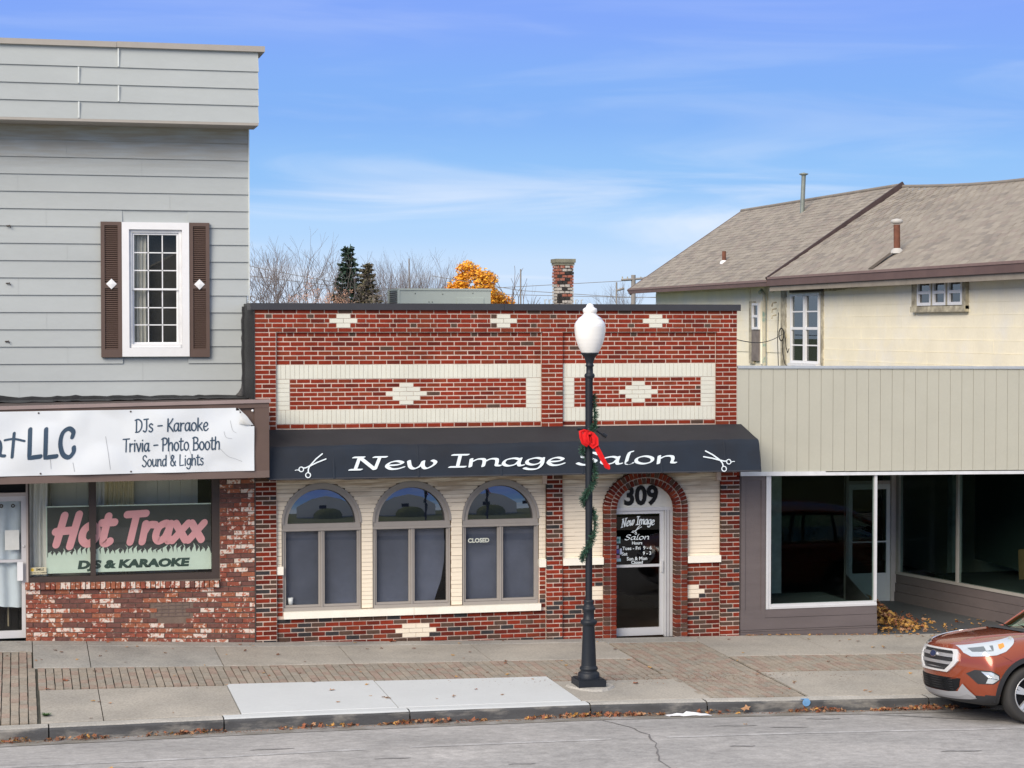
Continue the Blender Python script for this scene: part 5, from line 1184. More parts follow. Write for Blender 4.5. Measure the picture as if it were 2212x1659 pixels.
bk.tube([(lx-.155,ly-.03,zb_+.005),(lx-.05,ly-.04,zb_+.012),(lx+.08,ly-.03,zb_-.01),(lx+.20,ly-.04,zb_-.085)], .013, 8).tube([(lx+.17,ly-.04,zb_-.06),(lx+.225,ly-.045,zb_-.095)], .027, 8).tube([(lx-.17,ly-.03,zb_+.008),(lx-.13,ly-.03,zb_+.004)], .018, 8)
bk.lathe((lx,ly,zb_-.03), [(.048,0),(.060,.0),(.060,.055),(.048,.055)], 16).tube([(lx+.10,ly-.03,zb_+.02),(lx+.13,ly-.05,zb_+.04)], .014, 6)
bk.build('flag_bracket', M_LB, lamp)
# garland winding up the post
gl_ = thing('garland', (lx, ly, 1.5), 'dark green artificial garland wound round the lamp post', 'garland')
key = [(3.66,20),(3.50,12),(3.34,-10),(3.22,-60),(3.08,-150),(2.95,-190),(2.86,-250),(2.76,-340),(2.66,-372),(2.52,-410),(2.42,-470),(2.34,-515),(2.24,-600),(2.14,-690),(2.04,-722),(1.88,-760),(1.76,-800),(1.64,-860),(1.55,-905),(1.50,-930)]
path = []
for (z0,a0),(z1,a1) in zip(key, key[1:]):
    for i in range(8): t = i/8; a = R(a0+(a1-a0)*t); z = z0+(z1-z0)*t; path.append(Vector((lx+.075*math.cos(a), ly+.075*math.sin(a), z)))
MB().tube(path, .012, 5).build('wire_stem', mat('garland_stem', (.03,.05,.03), .9), gl_)
M_GN = [mat('needle_green', (.020,.075,.045), .8, var=.3, vscale=20), mat('needle_pale', (.055,.14,.095), .8, var=.3, vscale=20), mat('needle_dark', (.010,.035,.024), .8, var=.3)]
nd = MB(); random.seed(12)
for i in range(4200):
    p = random.choice(path); d = Vector((random.gauss(0,1),random.gauss(0,1),random.gauss(0,1))).normalized(); l = random.uniform(.035,.075); q = p+d*l; 
    if (Vector((q.x-lx, q.y-ly, 0))).length < .05: continue
    s = d.cross(Vector((random.gauss(0,1),random.gauss(0,1),random.gauss(0,1)))).normalized()*random.uniform(.0025,.005)
    nd.poly([p-s, p+s, q+s*.6, q-s*.6], [(0,1,2,3)], pick([(5,M_GN[0]),(3,M_GN[1]),(3,M_GN[2])]))
nd.build('needles', None, gl_, kind='stuff')
bow = thing('ribbon_bow', (lx, ly-.07, 3.0), 'bright red ribbon bow tied to the lamp post with a long tail', 'bow')
M_RIB = mat('red_ribbon', (.62,.012,.014), .75, spec=.2, var=.2, vscale=14)
def cloth(name, pts, w, parent, fold=.012, n=5):
    mb = MB(); vs = []; P = [Vector(p) for p in pts]
    for i, p in enumerate(P):
        d = (P[min(i+1,len(P)-1)]-P[max(i-1,0)]).normalized(); s = d.cross(Vector((0,1,0))).normalized(); wi = w[i] if hasattr(w,'__len__') else w
        for k in range(n): t = k/(n-1)-.5; vs.append(p + s*wi*t + Vector((0,-fold*math.cos(t*9+i*.5),0)))
    mb.poly(vs, [(i*n+k, i*n+k+1, (i+1)*n+k+1, (i+1)*n+k) for i in range(len(P)-1) for k in range(n-1)], M_RIB, smooth=True); return mb.build(name, None, parent)
by = ly-.085
cloth('loop', [(lx-.02,by,3.19),(lx-.10,by-.03,3.205),(lx-.15,by-.04,3.19),(lx-.14,by-.05,3.12),(lx-.11,by-.05,3.05),(lx-.07,by-.045,3.02),(lx-.03,by-.03,3.06),(lx-.01,by-.01,3.14)], [.03,.04,.045,.05,.06,.06,.05,.03], bow)
cloth('loop', [(lx-.03,by,3.19),(lx+.01,by-.04,3.16),(lx+.05,by-.05,3.10),(lx+.055,by-.05,3.03),(lx+.01,by-.05,3.00),(lx-.03,by-.04,3.04),(lx-.04,by-.01,3.14)], [.03,.055,.07,.07,.065,.05,.03], bow)
cloth('loop', [(lx-.06,by-.02,3.20),(lx-.09,by-.06,3.14),(lx-.08,by-.07,3.06),(lx-.04,by-.06,3.03)], [.05,.08,.08,.05], bow)
cloth('tail', [(lx+.0,by,3.12),(lx+.05,by-.03,3.02),(lx+.10,by-.045,2.92),(lx+.14,by-.055,2.84),(lx+.18,by-.06,2.77),(lx+.205,by-.06,2.74),(lx+.235,by-.065,2.70)], [.04,.06,.065,.06,.055,.075,.02], bow)
MB().lathe((lx-.02,by-.035,3.165), [(.0,-.02),(.025,-.012),(.028,.0),(.022,.014),(0,.02)], 10).build('knot', M_RIB, bow)

# ------------------------------------------------------------------ trees, poles and wires far behind
M_BARK = mat('bark_grey', (.14,.125,.12), .9, var=.2, vscale=3); M_TWIG = mat('twig_mauve', (.20,.17,.165), .9, var=.2)
def bare_tree(name, x, y, h, spread, seed, label, lean=0.0, stems=1, r0=.13, depth=6, mtw=None, group=None, up=.55, ratio=.78):
    rnd = random.Random(seed); t = thing(name, (x,y,-1.1), label, 'tree', group); tk = MB(); tw = MB()
    def grow(p, d, l, r, lev):
        n = 4; pts = [p]; dd = d.copy()
        for i in range(n):
            dd = (dd + Vector((rnd.gauss(0,.10),rnd.gauss(0,.10),rnd.gauss(.03,.06)))).normalized(); p = p+dd*l/n; pts.append(p)
        (tk if lev < 2 else tw).tube(pts, [r*(1-.35*i/n) for i in range(n+1)], 6 if lev < 2 else 3, None, caps=False)
        if lev >= depth: return
        k = 2 if rnd.random() < .45 else 3
        for j in range(k):
            a = rnd.uniform(0, 2*math.pi); s = spread*rnd.uniform(.55,1.15); side = dd.orthogonal().normalized(); side.rotate(Matrix.Rotation(a,3,dd))
            nd_ = (dd + side*s + Vector((0,0,up*.22))).normalized(); grow(pts[-1 if j < 2 else -2], nd_, l*ratio*rnd.uniform(.85,1.1), r*.60 if lev else r*.65, lev+1)
    L0 = h/ (sum(ratio**i for i in range(depth+1)))*1.22
    for s in range(stems):
        a = rnd.uniform(0,6.28); d = Vector((lean+.22*(s-(stems-1)/2), rnd.gauss(0,.05), 1)).normalized(); grow(Vector((x+.25*(s-(stems-1)/2),y,-1.1)), d, L0, r0, 0)
    tk.build('trunk', M_BARK, t); tw.build('twigs', mtw or M_TWIG, t); return t
bare_tree('bare_tree', 7.0, 57, 7.9, .62, 3, 'bare tree at the very edge of the grey sided wall', stems=2, r0=.12)
bare_tree('bare_tree', 8.1, 60, 8.1, .62, 8, 'bare tree with dark forked trunks behind the left of the salon roof', stems=3, r0=.13)
bare_tree('bare_tree', 9.7, 61, 8.3, .70, 15, 'wide bare tree leaning right beside the dark spruce', lean=.22, stems=2, r0=.11)
bare_tree('bare_tree', 12.7, 62, 7.8, .50, 23, 'bushy grey bare tree directly right of the spruce', stems=4, r0=.06, depth=6)
bare_tree('bare_tree', 13.8, 64, 7.6, .46, 29, 'grey bare tree around a thin dark pole, behind the rooftop unit', stems=4, r0=.06, depth=6)
bare_tree('bare_tree', 15.0, 66, 7.2, .46, 31, 'low bare thicket behind the middle of the rooftop unit', stems=4, r0=.05, depth=6)
bare_tree('bare_tree', 16.6, 68, 7.4, .34, 37, 'narrow upright bare tree left of the yellow maple', stems=3, r0=.09)
bare_tree('bare_tree', 20.7, 62, 6.2, .55, 43, 'small sparse bare tree between the thin pole and the brick chimney', stems=2, r0=.04, depth=4)
bare_tree('bare_tree', 29.0, 72, 7.0, .42, 47, 'bare tree behind the utility pole next to the cream house', stems=3, r0=.08)
def leafy(mb, c, r, n, size, mats, rnd, squash=1.0, hollow=.55):
    for i in range(n):
        d = Vector((rnd.gauss(0,1),rnd.gauss(0,1),rnd.gauss(0,1))).normalized(); rr = r*(hollow+(1-hollow)*rnd.random()**.5)
        p = Vector(c)+Vector((d.x*rr, d.y*rr, d.z*rr*squash)); a = Vector((rnd.gauss(0,1),rnd.gauss(0,1),rnd.gauss(0,1))).normalized()*size*rnd.uniform(.6,1.3); b = a.orthogonal().normalized()*size*rnd.uniform(.4,.9)
        mb.poly([p-a, p-b*.7, p+a, p+b], [(0,1,2,3)], rnd.choice(mats))
mp_ = bare_tree('maple_tree', 17.2, 61, 7.4, .5, 51, 'round maple in golden yellow autumn leaf behind the rooftop unit', stems=2, r0=.12, depth=4)
ML = [mat('leaf_gold', (.88,.42,.020), .7, var=.2, vscale=2), mat('leaf_amber', (.68,.24,.015), .7, var=.2), mat('leaf_yellow', (.86,.47,.045), .7, var=.15)]
rnd = random.Random(5); mb = MB()
for c, r in (((19.1,61,5.1),.55),((19.5,61,4.9),.4),((18.5,60.8,5.5),.6),((17.2,60.6,6.3),.95),((16.5,60.8,5.6),.85),((17.5,60.8,5.8),.85),((18.0,61,5.3),.85),((18.5,61,4.7),.8),((17.2,60.3,4.9),1.1),((16.4,60.9,6.4),.45),((16.9,60.6,7.05),.5),((18.9,61,4.6),.45),((16.6,60.9,4.8),.8),((17.55,60.5,6.55),.5),((18.35,61,5.7),.4)):
    for _ in range(int(32*r)):
        d = Vector((rnd.gauss(0,1),rnd.gauss(0,1),rnd.gauss(0,1))).normalized()*r*rnd.uniform(.5,1.05); leafy(mb, Vector(c)+d, .26, 70, .075, ML, rnd, hollow=.1)
mb.build('crown', None, mp_, kind='stuff')
ps = bare_tree('autumn_shrub', 8.5, 52, 6.4, .6, 61, 'low shrub with faded peach leaves left of the spruce', stems=4, r0=.05, depth=5); ps['category'] = 'shrub'
PK = [mat('leaf_peach', (.52,.30,.20), .8, var=.2), mat('leaf_tan', (.42,.24,.16), .8, var=.2)]
mb = MB()
for c, r in (((8.5,52,5.85),.75),((9.2,52,5.8),.65),((9.7,52,5.6),.5),((7.8,52,5.6),.6)):
    for _ in range(int(30*r)):
        d = Vector((rnd.gauss(0,1),rnd.gauss(0,1),rnd.gauss(0,.8))).normalized()*r*rnd.uniform(.3,1.15); leafy(mb, Vector(c)+d, .16, 18, .032, PK, rnd, hollow=.1)
mb.build('leaves', None, ps, kind='stuff')
def conifer(x, y, z0, z1, rad, label, mats, seed, n=2600, bare=0.0):
    t = thing('spruce_tree', (x,y,z0), label, 'tree'); MB().tube([(x,y,z0),(x,y,z1)], [.14,.01], 8).build('trunk', M_BARK, t); rnd = random.Random(seed); mb = MB()
    layers = int((z1-z0)/.23)
    for i in range(layers):
        f = i/layers; zc = z0+.6+(z1-z0-.6)*f; r = rad*(1-f)**.9+.12
        for j in range(rnd.randint(11,15)):
            a = rnd.uniform(0,6.28); rr = r*rnd.uniform(.6,1.15)
            for k in range(int(26*rr)+6):
                s = rnd.random()**.8; p = Vector((x+math.cos(a)*rr*s, y+math.sin(a)*rr*s, zc-.22*s*rr+.14*s*s+rnd.gauss(0,.035)))
                d = Vector((math.cos(a)+rnd.gauss(0,.7), math.sin(a)+rnd.gauss(0,.7), rnd.gauss(-.1,.35))).normalized()*.15; b = d.cross(Vector((rnd.gauss(0,1),rnd.gauss(0,1),1))).normalized()*.055
                mb.poly([p-d*.5-b, p-d*.5+b, p+d+b*.4, p+d-b*.4], [(0,1,2,3)], rnd.choice(mats))
    mb.build('boughs', None, t, kind='stuff'); return t
SPG = [mat('spruce_green', (.028,.062,.036), .8, var=.3), mat('spruce_blue', (.045,.085,.062), .8, var=.3)]
conifer(11.15, 60, -1.1, 8.22, 2.2, 'tall dark spruce with pointed top left of the rooftop unit', SPG, 71)
conifer(11.85, 59, -1.1, 7.45, 1.8, 'shorter olive brown spruce overlapping the dark one', [mat('spruce_olive', (.13,.12,.065), .85, var=.3), mat('spruce_brown', (.19,.16,.125), .85, var=.3)], 72)
M_POLE = mat('pole_grey', (.26,.245,.23), .9, var=.15)
def pole(x, y, h, r, label, arms=(), slim=False):
    t = thing('utility_pole', (x,y,-1.1), label, 'utility pole'); MB().tube([(x,y,-1.1),(x,y,h)], [r*1.2,r], 8).build('post', M_POLE, t)
    for (xa, za, xb, zb_) in arms: MB().tube([(x+xa,y-.05,za),(x+xb,y-.05,zb_)], .055, 5).build('crossarm', M_POLE, t)
    return t
p1 = pole(19.18, 60, 7.23, .035, 'thin grey pole between the yellow maple and the chimney')
p2 = pole(23.78, 60, 6.66, .04, 'short thin pole with one raised arm right of the chimney', [(0,6.27,.35,6.38)])
p3 = pole(24.6, 60, 7.0, .11, 'stout utility pole with wide crossarm beside the cream house roof', [(-.60,6.76,.62,6.85)])
for dx in (-.55,-.3,.35,.55): MB().tube([(24.6+dx,59.95,6.80),(24.6+dx,59.95,6.92)], .03, 5).build('insulator', M_HWD, p3)
p4 = pole(14.35, 62, 7.75, .03, 'thin dark post sticking up through the bare trees')
for n_, pts, lb_ in (('w', [(-12,64,5.9),(6,62,7.0),(12,61,6.3),(19.18,60,6.05),(24.6,60,5.95),(40,58,6.2)], 'upper wire running behind the trees to the stout pole'), ('w', [(6.4,60,7.35),(9,60,6.85),(12,60,6.35),(16,60,6.25),(24.6,60,6.75)], 'sagging wire crossing in front of the spruce'), ('w', [(15,60,6.9),(19.18,60,6.25),(23.8,60,5.98),(26,60,5.95)], 'lower wire right of the maple')):
    mb = MB(); mb.tube([tuple(p) for p in pts], .013, 4).build('overhead_wire', M_POLE, None, label=lb_, cat='wire')
sr = thing('roof_rail', (20.4, 58, 5.6), 'row of little hooked posts just above the parapet left of the chimney', 'railing')
box('rail', 19.6, 22.6, 58, 58.05, 5.50, 5.55, M_HWD, sr)
for x in (19.8,20.0,20.25,20.5,21.0,21.25,21.5): MB().tube([(x,58,5.5),(x,58,5.80),(x+.09,58,5.80)], .02, 5).build('post', M_HWD, sr)
MB().box(8,45,69.5,70,-1.1,1.5).build('back_fence', M_HWD, None, label='long weathered board fence far behind the salon', cat='fence')

# ------------------------------------------------------------------ across the street, behind the photographer (unseen hall and hedge, shaped for the window reflections)
ob = thing('pale_hall', (0,-40,-.2), 'unseen low pale hall with dark windows across the street, shaped for the pane reflections', 'building')
MB().poly([(-3,-40,-.4),(21,-40,-.4),(21,-40,4.4),(15,-40,7.6),(9,-40,8.8),(3,-40,7.6),(-3,-40,4.4)]+[(-3,-56,-.4),(21,-56,-.4),(21,-56,4.4),(15,-56,7.6),(9,-56,8.8),(3,-56,7.6),(-3,-56,4.4)], [tuple(range(7)),tuple(range(7,14))]+[(k,(k+1)%7,(k+1)%7+7,k+7) for k in range(7)]).build('wall', mat('hall_render', (.85,.83,.76), .9, var=.1), ob)
box('plinth', -3.05,21.05,-56,-39.9,-.4,.3, M_FL, ob)
for k in range(4): box('window', -30+18*k, -27+18*k, -39.99, -39.95, 3.6, 5.0, M_INK, ob)
MB().lathe((9,-37,0), [(5.6,-.15),(5.5,1.2),(4.6,2.5),(2.8,3.3),(0,3.6)], 24).build('hedge', mat('hedge_green', (.11,.13,.035), .9, var=.6, vscale=2, fine=.5), None, label='unseen clipped hedge added across the street for the reflections in the arched panes', cat='hedge')
# ------------------------------------------------------------------ parked car (built nose at x=0, then set beside the kerb)
car = thing('parked_car', (0,0,0), 'copper orange SUV parked at the kerb, chrome hexagonal grille facing left', 'car')
M_CP = mat('car_copper', (.30,.058,.020), .26, metal=.35, var=0, coat=1.0); M_CPL = mat('car_black_plastic', (.022,.023,.026), .55, var=.05)
M_CH = mat('car_chrome', (.78,.79,.80), .16, metal=1.0, var=0); M_SK = mat('car_silver', (.46,.47,.49), .38, metal=.5, var=0); M_TY = mat('tyre', (.030,.029,.028), .8, var=.15, bump=.2)
YB = (0,.26,.50,.68)
def sec(zb, side, te, tz, crown):
    """half profile: floor, flank levels, bonnet edge and bonnet"""
    return [(y, zb) for y in YB] + side + [(te, tz), (te*.68, tz+crown*.55), (te*.35, tz+crown*.9), (0, tz+crown)]
ST = [(0.00, sec(.25,[(.79,.29),(.86,.45),(.875,.62),(.84,.79)],.735,.905,.035)),
 (0.12, sec(.21,[(.82,.27),(.875,.46),(.888,.62),(.862,.81)],.745,.945,.038)),
 (0.38, sec(.20,[(.85,.25),(.895,.46),(.905,.66),(.885,.86)],.765,.990,.036)),
 (0.72, sec(.20,[(.88,.24),(.91,.46),(.918,.68),(.90,.91)],.79,1.025,.036)),
 (1.05, sec(.20,[(.88,.24),(.915,.46),(.92,.72),(.905,.95)],.80,1.050,.036)),
 (1.40, sec(.20,[(.88,.24),(.91,.46),(.92,.74),(.91,.98)],.82,1.065,.030)),
 (2.30, sec(.20,[(.88,.24),(.90,.46),(.92,.78),(.915,1.00)],.84,1.075,.015)),
 (3.30, sec(.20,[(.88,.24),(.91,.46),(.925,.80),(.915,1.02)],.84,1.100,.010)),
 (4.05, sec(.22,[(.86,.28),(.90,.48),(.90,.80),(.88,1.04)],.80,1.140,.010)),
 (4.48, sec(.30,[(.80,.36),(.84,.52),(.84,.80),(.80,1.02)],.72,1.120,.010))]
def nosex(x, y, z):
    f = max(0, 1-x/1.1)**1.3; b = .36*(abs(y)/.885)**2.6
    s = .10*((z-.74)/.20)**2 if z > .74 else (.10*((.42-z)/.17)**2 if z < .42 else 0)
    return x + b*f + s*max(0,1-x/.3)
vs = []
for x, pr in ST:
    ring = [(-y, z) for y, z in reversed(pr)][:-1] + list(pr)[:-1]
    vs += [(nosex(x,y,z), y, z) for y, z in ring]
NR = len(vs)//len(ST); fs = []
for i in range(len(ST)-1):
    for k in range(NR): fs.append((i*NR+k, i*NR+(k+1)%NR, (i+1)*NR+(k+1)%NR, (i+1)*NR+k))
def cap(si, back):
    """closes the nose (or tail) with a grid whose middle bulges like the rest"""
    x, pr = ST[si]; o = si*NR; half = len(pr); H = half-1
    # ring index of (+y, pr[j]) is H+j, of (-y, pr[j]) is H-j ; top centre is 0
    rows = []
    fr_ = (-1,-.68,-.35,0,.35,.68,1)
    top = [3,2,1,0,NR-1,NR-2,NR-3]
    top = [H-(half-4), H-(half-3), H-(half-2), 0, H+half-2, H+half-3, H+half-4]
    rows.append([o+k for k in top])
    for j in range(half-5, 3, -1):
        y, z = pr[j]; r = [o+H-j]
        for q in fr_[1:-1]:
            vs.append((nosex(x, y*q, z) if not back else x+.05*(1-q*q), y*q, z)); r.append(len(vs)-1)
        r.append(o+H+j); rows.append(r)
    rows.append([o+H-3, o+H-2, o+H-1, o+H, o+H+1, o+H+2, o+H+3])
    for a, b in zip(rows, rows[1:]):
        for k in range(6): fs.append((a[k], a[k+1], b[k+1], b[k]))
cap(0, False); cap(len(ST)-1, True)
me = bpy.data.meshes.new('body'); me.from_pydata(vs, [], fs)
bm = bmesh.new(); bm.from_mesh(me); bmesh.ops.remove_doubles(bm, verts=bm.verts, dist=.0005); bmesh.ops.dissolve_degenerate(bm, edges=bm.edges, dist=.0001); bmesh.ops.recalc_face_normals(bm, faces=bm.faces); bm.to_mesh(me); bm.free()
tmp = bpy.data.objects.new('body', me); COL.objects.link(tmp)
ss = tmp.modifiers.new('s','SUBSURF'); ss.levels = 3; ss.render_levels = 3
cuts_ = []
for wx in (.89, 3.58):
    for sy in (-1, 1):
        c = MB().lathe((wx,0,.35), [(0,sy*.58),(.415,sy*.58),(.415,sy*1.1),(0,sy*1.1)], 40, axis='Y', smooth=False).build('cut', M_CPL); cuts_.append(c)
        bo = tmp.modifiers.new('b','BOOLEAN'); bo.object = c; bo.operation = 'DIFFERENCE'; bo.solver = 'EXACT'
dg = bpy.context.evaluated_depsgraph_get(); me2 = bpy.data.meshes.new_from_object(tmp.evaluated_get(dg)); bpy.data.objects.remove(tmp)
for c in cuts_: bpy.data.objects.remove(c)
me2.name = 'body'; me2.materials.clear(); me2.materials.append(M_CP); me2.materials.append(M_CPL)
for p in me2.polygons:
    p.use_smooth = True; c = p.center
    inw = any(math.hypot(c.x-wx, c.z-.35) < .418 and abs(c.y) > .55 for wx in (.89,3.58))
    p.material_index = 1 if (c.z < .325+.02*(c.x < .8) or inw) else 0
me2.set_sharp_from_angle(angle=R(38))
bodyo = bpy.data.objects.new('body', me2); link(bodyo, car, (0,0,0))
bt = BVHTree.FromPolygons([v.co for v in me2.vertices], [tuple(p.vertices) for p in me2.polygons])
def hit(o, d):
    r = bt.ray_cast(Vector(o), Vector(d)); return (r[0], r[1]) if r[0] is not None else (None, None)
def patch(name, outline, axis, mt, off=.006, parent=car, rings=5, inner=None, sub=6):
    """a piece laid over the body: outline in (y,z) seen from the front or (x,z) from the side"""
    P = []
    for i, p in enumerate(outline):
        q = outline[(i+1) % len(outline)]
        for k in range(sub): P.append((p[0]+(q[0]-p[0])*k/sub, p[1]+(q[1]-p[1])*k/sub))
    cx = sum(p[0] for p in P)/len(P); cz_ = sum(p[1] for p in P)/len(P)
    def at(a, b, o):
        if axis == 'F': h, n = hit((-2,a,b),(1,0,0))
        else: h, n = hit((a,-2,b),(0,1,0)) if axis == 'N' else hit((a,2,b),(0,-1,0))
        if h is None: return Vector((a,0,b)) if axis != 'F' else Vector((.1,a,b))
        if (axis == 'F' and n.x > 0) or (axis == 'N' and n.y > 0) or (axis == 'O' and n.y < 0): n = -n
        return h+n*o
    vs = []; n = len(P); R_ = [1-(1-(inner or 0))*i/rings for i in range(rings+1)]
    for i, s in enumerate(R_):
        for p in P: vs.append(at(cx+(p[0]-cx)*s, cz_+(p[1]-cz_)*s, off))
    fs = [(i*n+k, i*n+(k+1)%n, (i+1)*n+(k+1)%n, (i+1)*n+k) for i in range(rings) for k in range(n)]
    o = len(vs); vs += [at(p[0], p[1], -.012) for p in P]; fs += [(k, (k+1)%n, o+(k+1)%n, o+k) for k in range(n)]
    if inner:
        o2 = len(vs); vs += [at(cx+(p[0]-cx)*inner, cz_+(p[1]-cz_)*inner, -.006) for p in P]; fs += [(rings*n+k, rings*n+(k+1)%n, o2+(k+1)%n, o2+k) for k in range(n)]
    return MB().poly(vs, fs, mt, smooth=False).build(name, None, parent)
hexo = [(-.44,.872),(.44,.872),(.475,.84),(.495,.745),(.44,.68),(.335,.600),(-.335,.600),(-.44,.68),(-.495,.745),(-.475,.84)]
gr = patch('grille', hexo, 'F', M_CPL, .004, rings=6)
patch('grille_frame', hexo, 'F', mat('bright_chrome', (.80,.81,.82), .22, metal=.35, var=0), .030, gr, rings=2, inner=.85)
for z, h in ((.800,.040),(.712,.036)):
    patch('grille_bar', [(-.425,z-h/2),(.425,z-h/2),(.425,z+h/2),(-.425,z+h/2)], 'F', M_SK, .022, gr, rings=2, sub=8)
patch('grille_slot', [(-.40,.655),(.40,.655),(.38,.645),(-.38,.645)], 'F', M_SK, .012, gr, rings=1)
emb = [(.085*math.cos(t), .795+.040*math.sin(t)) for t in [2*math.pi*k/20 for k in range(20)]]
eo = patch('emblem', emb, 'F', M_CH, .034, gr, rings=2, sub=1); patch('emblem_field', [(a*.84,.795+(b-.795)*.8) for a, b in emb], 'F', mat('emblem_blue', (.015,.03,.09), .3, var=0), .038, gr, rings=2, sub=1)
lg = patch('lower_grille', [(-.52,.535),(.52,.535),(.49,.43),(.40,.362),(-.40,.362),(-.49,.43)], 'F', M_INK, .006)
for z in (.395,.425,.455,.485,.512): patch('grille_slat', [(-.40,z-.005),(.30,z-.005),(.30,z+.005),(-.40,z+.005)], 'F', M_CPL, .014, lg, rings=1, sub=4)
def band(name, top, bot, axis, mt, off):
    T2, B2 = [], []
    for c_, o_ in ((top, T2), (bot, B2)):
        for p, q in zip(c_, c_[1:]):
            for k in range(6): o_.append((p[0]+(q[0]-p[0])*k/6, p[1]+(q[1]-p[1])*k/6))
        o_.append(c_[-1])
    vs = []
    for t, b in zip(T2, B2):
        for k in range(4):
            y, z = t[0]+(b[0]-t[0])*k/3, t[1]+(b[1]-t[1])*k/3; h, n_ = hit((-2,y,z),(1,0,0)); h = h or Vector((.2,y,z)); vs.append(h-Vector((off*(1 if k < 3 else .3),0,0)))
    n = len(T2); return MB().poly(vs, [(4*i+k,4*i+k+1,4*i+5+k,4*i+4+k) for i in range(n-1) for k in range(3)], mt, smooth=False).build(name, None, car)
band('skid_plate', [(-.68,.33),(-.56,.475),(-.47,.375),(-.3,.358),(0,.355),(.3,.358),(.47,.375),(.56,.475),(.68,.33)], [(-.68,.30),(-.60,.285),(-.47,.275),(-.3,.268),(0,.265),(.3,.268),(.47,.275),(.60,.285),(.68,.30)], 'F', M_SK, .018)
M_LENS = mat('lamp_lens', (.66,.72,.76), .08, metal=.5, var=0, coat=1.0); M_LEND = mat('lamp_inner', (.20,.23,.25), .2, metal=.6, var=0, coat=1.0); M_AMB = mat('amber_lens', (.85,.30,.06), .2, var=0)
for s, ax in ((-1,'N'),(1,'O')):
    hl = [(.145,.925),(.30,.958),(.50,.993),(.76,1.040),(.68,.965),(.56,.880),(.44,.838),(.32,.825),(.20,.812),(.155,.85)]
    h = patch('headlight', hl, ax, M_LENS, .008, rings=5)
    patch('lamp_reflector', [(.20,.905),(.32,.928),(.44,.945),(.42,.885),(.30,.875),(.22,.868)], ax, M_LEND, .012, h, rings=2, sub=3)
    patch('lamp_projector', [(.34,.935),(.40,.94),(.40,.89),(.34,.885)], ax, M_LENS, .016, h, rings=1, sub=2)
    patch('indicator', [(.50,.955),(.57,.972),(.56,.935),(.50,.905),(.49,.92)], ax, M_AMB, .013, h, rings=2, sub=3)
    f = patch('fog_light_bay', [(.150,.605),(.215,.655),(.36,.652),(.45,.60),(.455,.545),(.38,.49),(.24,.487)], ax, M_CPL, .006, rings=4)
    patch('fog_light', [(.27,.640),(.36,.636),(.435,.590),(.44,.55),(.37,.50),(.31,.50),(.33,.565)], ax, M_LENS, .014, f, rings=2, sub=3)
    patch('fog_stripe', [(.33,.57),(.42,.555),(.42,.548),(.33,.562)], ax, M_LEND, .018, f, rings=1, sub=2)
    for wx in (.89, 3.58):
        mb = MB(); vs = []; n = 28
        for k in range(n+1):
            t = R(-12)+R(204)*k/n
            for rr, o in ((.410,.0),(.412,.014),(.468,.014),(.472,-.004)):
                a = wx+rr*math.cos(t); b = max(.215,.35+rr*math.sin(t)); y = hit((a, s*2, b), (0,-s,0))[0] if rr > .42 else None
                yy = (hit((wx+.478*math.cos(t), s*2, max(.26,.35+.478*math.sin(t))), (0,-s,0))[0] or Vector((0,s*.9,0))).y
                vs.append((a, yy + s*o, b))
        mb.poly(vs, [(4*k+j, 4*k+j+1, 4*k+5+j, 4*k+4+j) for k in range(n) for j in range(3)], M_CPL, smooth=False); mb.build('arch_cladding', None, car)
        w = thing('wheel', (wx, s*.80, .35)); w.parent = car; w.location = (wx, s*.80, .35)
        ty = MB().lathe((wx,s*.80,.35), [(.235,s*.075),(.25,s*.105),(.32,s*.112),(.338,s*.10),(.350,s*.07),(.350,-s*.09),(.335,-s*.11),(.24,-s*.10)], 56, axis='Y').build('tyre', M_TY, w)
        MB().lathe((wx,s*.80,.35), [(.244,s*.085),(.240,s*.105),(.228,s*.098),(.222,s*.05),(.222,-s*.06)], 56, axis='Y').build('rim', M_SK, w)
        MB().lathe((wx,s*.80,.35), [(0,s*.0),(.222,s*.0)], 40, axis='Y').build('brake_disc', M_INK, w)
        sp_ = MB()
        for k in range(5):
            for d_ in (-.13,.13):
                t = 2*math.pi*k/5+.3; t2 = t+d_; ca, sa = math.cos(t+d_*.5), math.sin(t+d_*.5); cb, sb = math.cos(t2), math.sin(t2)
                A_ = Vector((wx+.045*ca, s*.885, .35+.045*sa)); B_ = Vector((wx+.232*cb, s*.893, .35+.232*sb)); tn = Vector((-sb,0,cb))
                sp_.poly([A_-tn*.018, A_+tn*.018, B_+tn*.023, B_-tn*.023, A_-tn*.02-Vector((0,s*.04,0)), A_+tn*.02-Vector((0,s*.04,0)), B_+tn*.026-Vector((0,s*.04,0)), B_-tn*.026-Vector((0,s*.04,0))], [(0,1,2,3),(0,1,5,4),(1,2,6,5),(2,3,7,6),(3,0,4,7)])
        sp_.lathe((wx,s*.80,.35), [(0,s*.098),(.03,s*.098),(.055,s*.088),(.06,s*.05)], 20, axis='Y', smooth=False)
        sp_.build('spokes', mat('alloy', (.62,.64,.66), .3, metal=.6, var=0), w)
